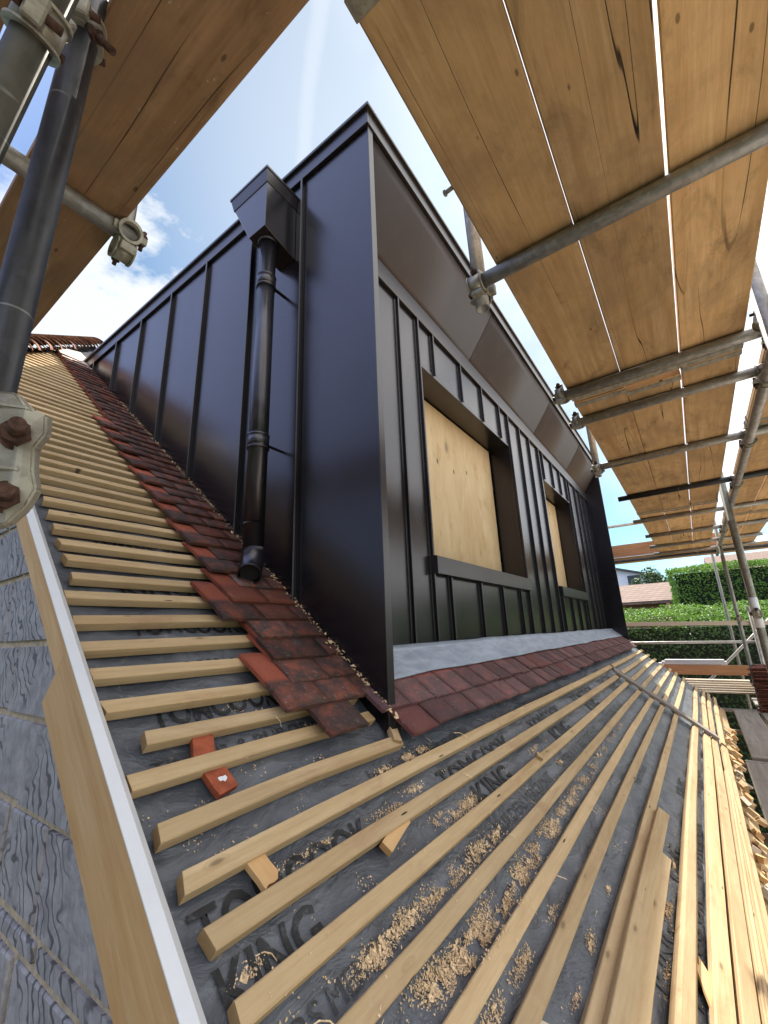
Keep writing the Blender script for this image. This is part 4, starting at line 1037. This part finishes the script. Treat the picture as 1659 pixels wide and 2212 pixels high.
# standards on the outer edge
tube((1.985, -0.43, GZ), (1.985, -0.43, 2.6), 'tall grey upright tube at the right edge passing the overhead boards', 'tube', r=0.026)
coupler((1.985 + 0.02, -0.452, ZTR - .03), (0, 0, 1), (1, 0, 0), 'coupler on the tall grey upright at the right edge')
stB = tube((5.05, -0.43, GZ), (5.05, -0.43, 1.9), 'olive grey upright tube with a white sleeve and clamp', 'tube_green', r=0.031)
mb = MB(); mb.tube((-GZ - 0.07, 0, 0), (-GZ + 0.19, 0, 0), 0.0335, 20); q = mb.build('white_sleeve', 'white', stB, stB.matrix_world)
coupler((5.05 - 0.03, -0.43 + 0.0, 0.05), (0, 0, 1), (0, 1, 0), 'rusty swivel clamp on the olive grey upright')
tube((8.0, -0.47, GZ), (8.0, -0.47, 1.8), 'far thin upright tube left of the clay tile stack', 'tube_green')
tube((10.4, -0.46, GZ), (10.4, -0.46, 1.8), 'farthest thin upright tube on the outer edge', 'tube_green')
coupler((8.0 - .03, -0.47, 0.02), (0, 0, 1), (0, 1, 0), 'rusty clamp on the far thin upright')
tube((6.9, -0.99, GZ), (6.9, -0.99, 1.75), 'thin upright tube in the outer row at the right edge', 'tube_green')
tube((9.45, -0.72, GZ), (9.45, -0.72, 0.22), 'short upright post behind the brace at the far end', 'tube')
tube((9.9, 1.35, -2.3), (9.9, -1.75, 0.75), 'diagonal brace tube across the far end of the scaffold', 'tube')
tube((9.5, 2.6, -0.33), (9.5, -1.10, -0.352), 'lower guard rail tube across the far end', 'tube')
mb = MB(); mb.box((0, -0.019, -0.035), (4.0, 0.019, 0.035), 0.003)
o = mb.build('guard_rail_board', 'pale', None, frame((9.5, 2.5, 0.045), (0, -1, -0.029), (0, 0, 1))); tag(o, 'pale timber guard rail across the far end', 'guard rail')
tube((6.5, -1.05, 0.62), (6.5, -3.2, 0.60), 'short pale tube crossing in front of the tall hedge', 'tube')
# far end platform seen from below
for k in range(3):
    board(8.95 + 0.24 * k, 9.17 + 0.24 * k, -1.6, 2.6, 1.16, f'overhead scaffold board across the far end, {nth(k + 1)} of three', 'board', 'y')
mb = MB(); mb.box((0, -0.019, 0), (3.2, 0.019, 0.225), 0.003)
o = mb.build('toe_board', 'brownboard', None, frame((8.93, 2.6, 1.2), (0, -1, 0), (0, 0, 1))); tag(o, 'reddish brown toe board on the far overhead platform', 'toe board')
tube((8.9, 3.2, 1.12), (8.9, -1.2, 1.12), 'transom tube below the far reddish toe board', 'tube_dark')
tube((8.5, 3.4, 1.72), (8.5, 0.2, 1.70), 'thin far guard rail tube against the sky past the dormer', 'tube')
# near left: standard, ledger, transom along the gable
def atd(px_, py_, dep):
    v = Vector(((px_ - 829.5) / 918.407, (py_ - 1106) / 918.407, 1)) * dep
    return rt * v.x + dn * v.y + fw * v.z
p1, p2 = atd(166, 131, 0.77), atd(25, 690, 0.62)
dst = (p2 - p1).normalized()
tube(p1 - dst * 1.2, p2 + dst * 3.5, 'big dark upright tube close to the camera at the left edge', 'tube_dark', seg=40)
p3, p4 = atd(69, 83, 0.60), atd(13, 200, 0.60)
dl = (p4 - p3).normalized()
tube(p3 - dl * 1.5, p4 + dl * 2.2, 'second big dark tube crossing the top left corner', 'tube_olive', seg=40)
ca, cb = p1 - dst * 0.075, p3 - dl * 0.02
cw = empty('scaffold_coupler', ca); tag(cw, 'worn coupler joining the two big tubes in the top left corner', 'scaffold coupler', 'scaffold couplers')
for c, d_, o_ in ((ca, dst, (cb - ca)), (cb, dl, (ca - cb))):
    u_ = (o_ - d_ * o_.dot(d_)).normalized(); w_ = d_.cross(u_)
    mb = MB(); mb.tube(c - d_ * 0.024, c + d_ * 0.024, RT + 0.006, 32, wall=0.0055)
    for e in (-0.024, 0.019): mb.tube(c + d_ * e, c + d_ * (e + 0.005), RT + 0.010, 32, wall=0.009)
    mb.box((RT, -0.014, -0.020), (RT + 0.022, 0.014, 0.020), 0.003, frame(c, u_, d_)); mb.box((-RT - 0.020, -0.012, -0.020), (-RT, 0.012, 0.020), 0.003, frame(c, u_, d_))
    mb.build('clamp_band', 'coupler', cw, Matrix.Identity(4))
    for sg in (1, -1):
        b0 = c - u_ * (RT + 0.010) * sg; tow = w_ if w_.dot(fw) < 0 else -w_
        mb = MB(); mb.tube(b0 - tow * 0.03, b0 + tow * 0.038, 0.0062, 12); mb.tube(b0 + tow * 0.014, b0 + tow * 0.026, 0.0125, 6, smooth=False); mb.build('bolt', 'rust', cw, Matrix.Identity(4))
mid = (ca + cb) / 2; mb = MB(); mb.box((-0.022, -0.018, -0.008), (0.022, 0.018, 0.008), 0.003, frame(mid, cb - ca, dst.cross(dl))); mb.build('bridge_plate', 'coupler', cw, Matrix.Identity(4))
tb_ = (rt * 0.62 + dn * 0.66 + fw * -0.1).normalized(); b0 = ca + rt * 0.022 + dn * 0.012 - fw * 0.022
mb = MB(); mb.tube(b0, b0 + tb_ * 0.075, 0.0068, 12); mb.tube(b0 + tb_ * 0.020, b0 + tb_ * 0.034, 0.0125, 6, smooth=False); mb.build('bolt', 'rust', cw, Matrix.Identity(4))
tube((-0.6, 1.145, ZTR), (0.402, 1.145, ZTR), 'transom tube under the cracked gable board', 'tube')
coupler((0.375, 1.145 + .0, ZTR - RT), (1, 0, 0), (0, 0.94, 0.34), 'knobbly coupler on the end of the gable transom')
tube((0.385, 1.20, ZTR - 0.02), (0.385, 1.20, 2.3), 'short upright tube end rising beside the cracked gable board', 'tube')
# the fixed plate with two rusty bolts low on the near standard
pc = atd(34, 1000, 0.575)
def vdir(px_, py_): return (rt * px_ + dn * py_).normalized()
cl = empty('scaffold_coupler', pc); tag(cl, 'galvanised coupler with two rusty nuts low on the big left upright', 'scaffold coupler', 'scaffold couplers')
ax = dst; outw = -(fw * 0.85 + rt * -0.2).normalized()
side = ax.cross(outw).normalized()
if side.dot(rt) < 0: side = -side
fr = Matrix.Identity(4)
for i in range(3): fr[i][0] = side[i] * 1.30; fr[i][1] = ax[i] * 1.30; fr[i][2] = outw[i] * 1.30; fr[i][3] = pc[i]
mb = MB()
pts = [(-0.055, -0.066), (0.006, -0.066), (0.018, -0.052), (0.034, -0.048), (0.036, -0.028), (0.029, -0.012), (0.031, 0.012), (0.036, 0.03), (0.030, 0.05), (0.018, 0.068), (-0.004, 0.076), (-0.055, 0.076)]
lo = [mb.bm.verts.new((x, y, 0.012 + 0.010 * math.cos(x * 28))) for x, y in pts]; hi = [mb.bm.verts.new((x * .97, y * .97, 0.024 + 0.012 * math.cos(x * 28))) for x, y in pts]
mb.bm.faces.new(lo[::-1]); mb.bm.faces.new(hi)
for i in range(len(pts)): j = (i + 1) % len(pts); mb.bm.faces.new((lo[i], lo[j], hi[j], hi[i]))
for yy in (-0.03, 0.032): mb.box((-0.02, yy - 0.024, 0.022), (0.022, yy - 0.016, 0.036), 0.003)
bmesh.ops.bevel(mb.bm, geom=list(mb.bm.edges), offset=0.0022, segments=2, affect='EDGES')
mb.build('clamp_plate', 'coupler', cl, fr)
for yy in (-0.022, 0.040):
    mb = MB(); mb.tube((0.012, yy, 0.026), (0.014, yy, 0.034), 0.016, 24); mb.tube((0.013, yy, 0.034), (0.018, yy - 0.001, 0.046), 0.0125, 6, smooth=False); mb.tube((0.018, yy - 0.001, 0.046), (0.028, yy - 0.003, 0.066), 0.0068, 14)
    mb.build('nut_and_bolt', 'rust', cl, fr)

# ------------------------------------------------------------------ walkway at the eaves, materials stacked on it
ZW = -1.165
for k, (x0, x1, y0, y1, z, lab) in enumerate([
    (1.2, 5.0, -0.335, -0.100, ZW, 'grey scaffold walkway board nearest the eaves'),
    (5.006, 7.5, -0.385, -0.150, ZW + 0.02, 'short far grey walkway board nearest the eaves'),
    (1.2, 5.1, -0.60, -0.365, ZW - 0.01, 'grey walkway board second out from the eaves'),
    (5.106, 8.9, -0.66, -0.43, ZW - 0.01, 'far grey walkway board second out from the eaves'),
    (1.2, 5.1, -0.85, -0.62, ZW - 0.01, 'grey walkway board on the outer edge'), (5.106, 8.9, -0.90, -0.675, ZW - 0.01, 'far grey walkway board on the outer edge')]):
    board(x0, x1, y0, y1, z, lab, 'deck', group='walkway boards at the eaves')
for k, x in enumerate((2.0, 3.5, 5.05, 6.5, 8.0)): tube((x + .06, 0.0, ZW - RT - .012), (x + .06, -1.0, ZW - RT - .012), f'tube under the eaves walkway, {nth(k + 1)} from the camera')
mb = MB(); mb.box((0, -0.019, 0), (1.75, 0.019, 0.15), 0.003)
o = mb.build('toe_board', 'brownboard', None, frame((9.0, 0.62, -0.83), (0, -1, 0), (0, 0, 1))); tag(o, 'orange brown board on edge behind the pale stacked boards', 'toe board')
for k, (w, z) in enumerate(((0.95, -0.68), (0.90, -0.655), (0.82, -0.628))):
    mb = MB(); mb.box((0, -0.06, 0), (w, 0.06, 0.024), 0.002)
    o = mb.build('white_board', 'white', None, frame((9.15, 0.70 - 0.05 * k, z), (0, -1, 0), (0, 0, 1))); tag(o, f'white plastic board in the small pile behind the brown board, {("bottom", "middle", "top")[k]} one', 'white board', 'white boards piled at the far end')
for k in range(6):
    mb = MB(); mb.box((0, -0.06, 0), (0.78 + 0.03 * (k % 3), 0.06, 0.022), 0.002)
    o = mb.build('stacked_board', 'pale', None, frame((8.4 - 0.05 * k, 0.34 - 0.02 * (k % 2), -0.86 - 0.026 * k - 0.0), (0, -1, 0), (0, 0, 1))); tag(o, f'pale sawn board in the far stack, {nth(k + 1)} from the top', 'board', 'pale boards stacked at the far end')
me_s = tile_mesh(77, mat='tile_stack'); me_s2 = tile_mesh(78, mat='tile_stack')
k = 0
for col, (x, y) in enumerate(((7.55, -0.52), (7.55, -0.71), (7.85, -0.58))):
    for j in range(26):
        z = ZW + 0.035 + j * 0.0215; k += 1
        fr = Matrix.Translation((x + rr.uniform(-.02, .02), y + rr.uniform(-.012, .012), z)) @ Matrix.Rotation(rad(rr.uniform(80, 100)), 4, 'Z') @ Matrix.Rotation(rad(rr.uniform(-2.5, 2.5)), 4, 'X')
        o = put('stacked_tile', rr.choice((me_s, me_s2)), None, fr)
        tag(o, f'old clay tile {nth(26 - j)} from the top in the {("inner near", "outer near", "rear")[col]} tile stack on the walkway', 'roof tile', 'old clay tiles stacked on the walkway')

# ------------------------------------------------------------------ gardens and houses behind
def leaf_box(name, x0, x1, y0, y1, z0, z1, n, size, label, cat, seed=1, mats=('hedge', 'sunlit_leaf'), rise=0.0, top_extra=1.6):
    rr = random.Random(seed); root = empty(name, ((x0 + x1) / 2, (y0 + y1) / 2, z0)); tag(root, label, cat)
    mb = MB(); mb.box((x0 + .22, y0 + .22, z0), (x1 - .22, y1 - .22, z1 - .22)); mb.build('twigs', 'hedge_in', root, Matrix.Identity(4))
    bs = {'f': bmesh.new(), 't': bmesh.new()}
    W_, D_, H_ = y1 - y0, x1 - x0, z1 - z0
    areas = [('f', W_ * H_), ('t', W_ * D_ * top_extra), ('l', D_ * H_ * .6), ('r', D_ * H_ * .6)]
    tot = sum(a for _, a in areas)
    for nm, a in areas:
        for _ in range(int(n * a / tot)):
            b = bs['t'] if nm == 't' else bs['f']
            u, v = rr.random(), rr.random(); dep = abs(rr.gauss(0, 0.09))
            if nm == 'f': p = Vector((x0 + dep, y0 + u * W_, z0 + v * H_)); nr = Vector((-1, 0, .35))
            elif nm == 't': p = Vector((x0 + u * D_, y0 + v * W_, z1 - dep)); nr = Vector((0, 0, 1))
            elif nm == 'l': p = Vector((x0 + u * D_, y1 - dep, z0 + v * H_)); nr = Vector((0, 1, .3))
            else: p = Vector((x0 + u * D_, y0 + dep, z0 + v * H_)); nr = Vector((0, -1, .3))
            bump_ = 0.10 * mnoise.noise(p * 1.4) + 0.05 * mnoise.noise(p * 5)
            ed = 0
            if nm == 't': ed = -0.14 * max(0, 1 - min(u * D_, (1 - u) * D_, v * W_, (1 - v) * W_) / .3)
            if nm == 't': ed += rise * u
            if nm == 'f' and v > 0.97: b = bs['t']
            p = p + nr.normalized() * bump_ + Vector((0, 0, ed))
            if nm == 'f' and v > .93: p.x += 0.12 * (v - .93) / .07
            nn = (nr + Vector((rr.uniform(-1, 1), rr.uniform(-1, 1), rr.uniform(-.6, 1)))).normalized()
            q = nn.to_track_quat('Z', 'Y') @ Quaternion((0, 0, 1), rr.uniform(0, 6.28)); s_ = size * rr.uniform(.6, 1.4)
            vs_ = [b.verts.new(p + q @ Vector(c)) for c in ((-s_ * .45, 0, 0), (0, -s_ * .28, .1 * s_), (s_ * .6, 0, 0), (0, s_ * .28, .1 * s_))]
            b.faces.new(vs_)
    for kk, nm_, mt in (('f', 'foliage', mats[0]), ('t', 'sunlit_top', mats[1])):  # top leaves carry sunlight in their brighter colour
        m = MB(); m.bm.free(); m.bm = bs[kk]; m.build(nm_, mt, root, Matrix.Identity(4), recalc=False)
    return root
leaf_box('hedge', 12.5, 14.6, -9.0, 6.5, GZ, 0.10, 60000, 0.065, 'low clipped hedge with a sunlit top and deep shaded side', 'hedge', 5, ('tree', 'sunlit_leaf'), 0.42)  # darker leaves paint shade on the side, brighter ones sun on top
leaf_box('hedge', 18.0, 20.5, -12.0, 0.60, GZ, 1.85, 80000, 0.066, 'tall clipped bright green hedge with a squared end', 'hedge', 6, ('sunlit_leaf', 'sunlit_leaf'), 0.2)

def gable_house(name, x0, x1, y0, y1, ze_, zr_, wallm, roofm, label, cat, ridge='y', windows=()):
    root = empty(name, ((x0 + x1) / 2, (y0 + y1) / 2, GZ)); tag(root, label, cat)
    mb = MB()
    if ridge == 'y':
        xm = (x0 + x1) / 2
        mb.prism([(x0, GZ), (x1, GZ), (x1, ze_), (xm, zr_ - .05), (x0, ze_)], 'y', y0, y1)
    else:
        ym = (y0 + y1) / 2
        mb.prism([(y0, GZ), (y1, GZ), (y1, ze_), (ym, zr_ - .05), (y0, ze_)], 'x', x0, x1)
    mb.build('wall', wallm, root, Matrix.Identity(4))
    mb = MB(); o_ = 0.3; t_ = 0.12
    if ridge == 'y':
        k = (zr_ - ze_) / (xm - x0)
        for sx_ in (-1, 1):
            xe_ = xm + sx_ * ((xm - x0) + o_)
            mb.hexa([(xm, y0 - o_, zr_), (xe_, y0 - o_, ze_ - k * o_), (xe_, y1 + o_, ze_ - k * o_), (xm, y1 + o_, zr_), (xm, y0 - o_, zr_ + t_), (xe_, y0 - o_, ze_ - k * o_ + t_), (xe_, y1 + o_, ze_ - k * o_ + t_), (xm, y1 + o_, zr_ + t_)])
    else:
        k = (zr_ - ze_) / (ym - y0)
        for sy_ in (-1, 1):
            yx = ym + sy_ * ((ym - y0) + o_)
            mb.hexa([(x0 - o_, ym, zr_), (x0 - o_, yx, ze_ - k * o_), (x1 + o_, yx, ze_ - k * o_), (x1 + o_, ym, zr_), (x0 - o_, ym, zr_ + t_), (x0 - o_, yx, ze_ - k * o_ + t_), (x1 + o_, yx, ze_ - k * o_ + t_), (x1 + o_, ym, zr_ + t_)])
    mb.build('roof', roofm, root, Matrix.Identity(4))
    for (a, b, c, d) in windows:
        mb = MB(); mb.box((x0 - .06, a, c), (x0 - .002, b, c + .06)); mb.box((x0 - .06, a, d - .06), (x0 - .002, b, d)); mb.box((x0 - .06, a, c + .061), (x0 - .002, a + .06, d - .061)); mb.box((x0 - .06, b - .06, c + .061), (x0 - .002, b, d - .061))
        f = mb.build('window', 'white', root, Matrix.Identity(4))
        mb = MB(); mb.box((x0 - .03, a + .061, c + .061), (x0 - .003, b - .061, d - .061)); mb.build('pane', 'glass', f, Matrix.Identity(4))
    return root
gable_house('outbuilding', 21.5, 25.0, 0.95, 5.5, 0.92, 1.66, 'brick', 'rooftile', 'red brick outbuilding with a brown tiled roof beyond the hedge', 'outbuilding', 'y')
gable_house('white_house', 34, 44, 1.9, 12.5, 3.1, 4.7, 'whiterender', 'slate', 'white rendered house with a grey roof behind the brick outbuilding', 'house', 'x', [(2.6, 3.5, 2.2, 3.3)])
gable_house('brown_roofed_house', 50, 62, -16, -2, 3.6, 6.4, 'whiterender', 'rooftile', 'pale house with a brown roof half hidden behind the tall hedge', 'house', 'y', [(-6, -4.5, 2.0, 3.2)])
gable_house('distant_house', 60, 72, 9, 26, 8.0, 11.0, 'brick', 'slate', 'distant house roof just showing past the dormer', 'house', 'y')
mb = MB(); mb.tube((60, 13.3, 10.5), (60, 13.3, 13.3), .04, 8)
for k, (z, w) in enumerate(((13.2, 1.0), (12.7, .8), (12.2, .7))): mb.tube((60, 13.3 - w, z), (60, 13.3 + w, z), .025, 6)
o = mb.build('television_aerial', 'tube_dark'); tag(o, 'thin television aerial on the distant roof', 'aerial')
def tree(x, y, h, cr, label, seed, n=9000):
    rr = random.Random(seed); root = empty('garden_tree', (x, y, GZ)); tag(root, label, 'tree', 'garden trees')
    mb = MB(); mb.path([(x, y, GZ), (x + .1, y, GZ + h * .3), (x + .15, y + .1, GZ + h * .6), (x, y, GZ + h * .85)], [.22, .16, .1, .03], 10)
    for i in range(7):
        an = i * 2.4; z = GZ + h * (.35 + .07 * i); mb.path([(x + .1, y, z), (x + cr * .4 * math.cos(an), y + cr * .4 * math.sin(an), z + h * .08), (x + cr * .75 * math.cos(an), y + cr * .75 * math.sin(an), z + h * .13)], [.07, .045, .015], 6)
    mb.build('trunk', 'bark', root, Matrix.Identity(4))
    b = bmesh.new(); cl = [(x + rr.gauss(0, .5) * cr, y + rr.gauss(0, .5) * cr, GZ + h * rr.uniform(.4, .98), cr * rr.uniform(.25, .5)) for _ in range(34)]
    for _ in range(n):
        cx_, cy_, cz_, r_ = rr.choice(cl); d = Vector((rr.gauss(0, 1), rr.gauss(0, 1), rr.gauss(0, 1))).normalized() * r_ * rr.uniform(.6, 1.05)
        p = Vector((cx_, cy_, cz_)) + d; q = (d + Vector((0, 0, .5))).to_track_quat('Z', 'Y') @ Quaternion((1, 0, 0), rr.uniform(-1, 1)) @ Quaternion((0, 0, 1), rr.uniform(0, 6))
        s_ = .16 * rr.uniform(.6, 1.4); b.faces.new([b.verts.new(p + q @ Vector(c)) for c in ((-s_ * .5, 0, 0), (0, -s_ * .3, 0), (s_ * .5, 0, 0), (0, s_ * .3, 0))])
    m = MB(); m.bm.free(); m.bm = b; m.build('crown', 'tree', root, Matrix.Identity(4), recalc=False)
tree(30, 1.2, 7.2, 1.6, 'loose green garden tree between the white house and tall hedge', 3)
# neighbours on the camera's own side: what the metal mirrors
gable_house('neighbour_house', -30, -20, -6, 12, 0.4, 3.6, 'brick', 'rooftile', 'brick neighbour house across the drive from the stone gable', 'house', 'y', [])

leaf_box('hedge', -13.5, -11.0, -10, 14, GZ, 1.6, 9000, 0.16, 'dark conifer hedge along the far side of the drive', 'hedge', 9)
for k, (y, h, cr) in enumerate(((-4, 12.5, 3.2), (0.5, 13.5, 3.4), (5.0, 12.8, 3.2), (9.8, 13.8, 3.5), (14.5, 13.0, 3.2))): tree(-11.5, y, h, cr, f'broad dark garden tree behind the drive hedge, {nth(k + 1)} from the street', 20 + k, 5000)

leaf_box('hedge', -4, 24, -15.5, -13.5, GZ, -0.8, 16000, 0.14, 'long garden hedge behind the scaffold on the street side', 'hedge', 12)
for k, (x, h, cr) in enumerate(((1, 9.0, 2.6), (7, 8.0, 2.4), (13, 9.4, 2.7))): tree(x, -16.5, h, cr, f'street side garden tree, {nth(k + 1)} along the hedge', 40 + k, 5000)
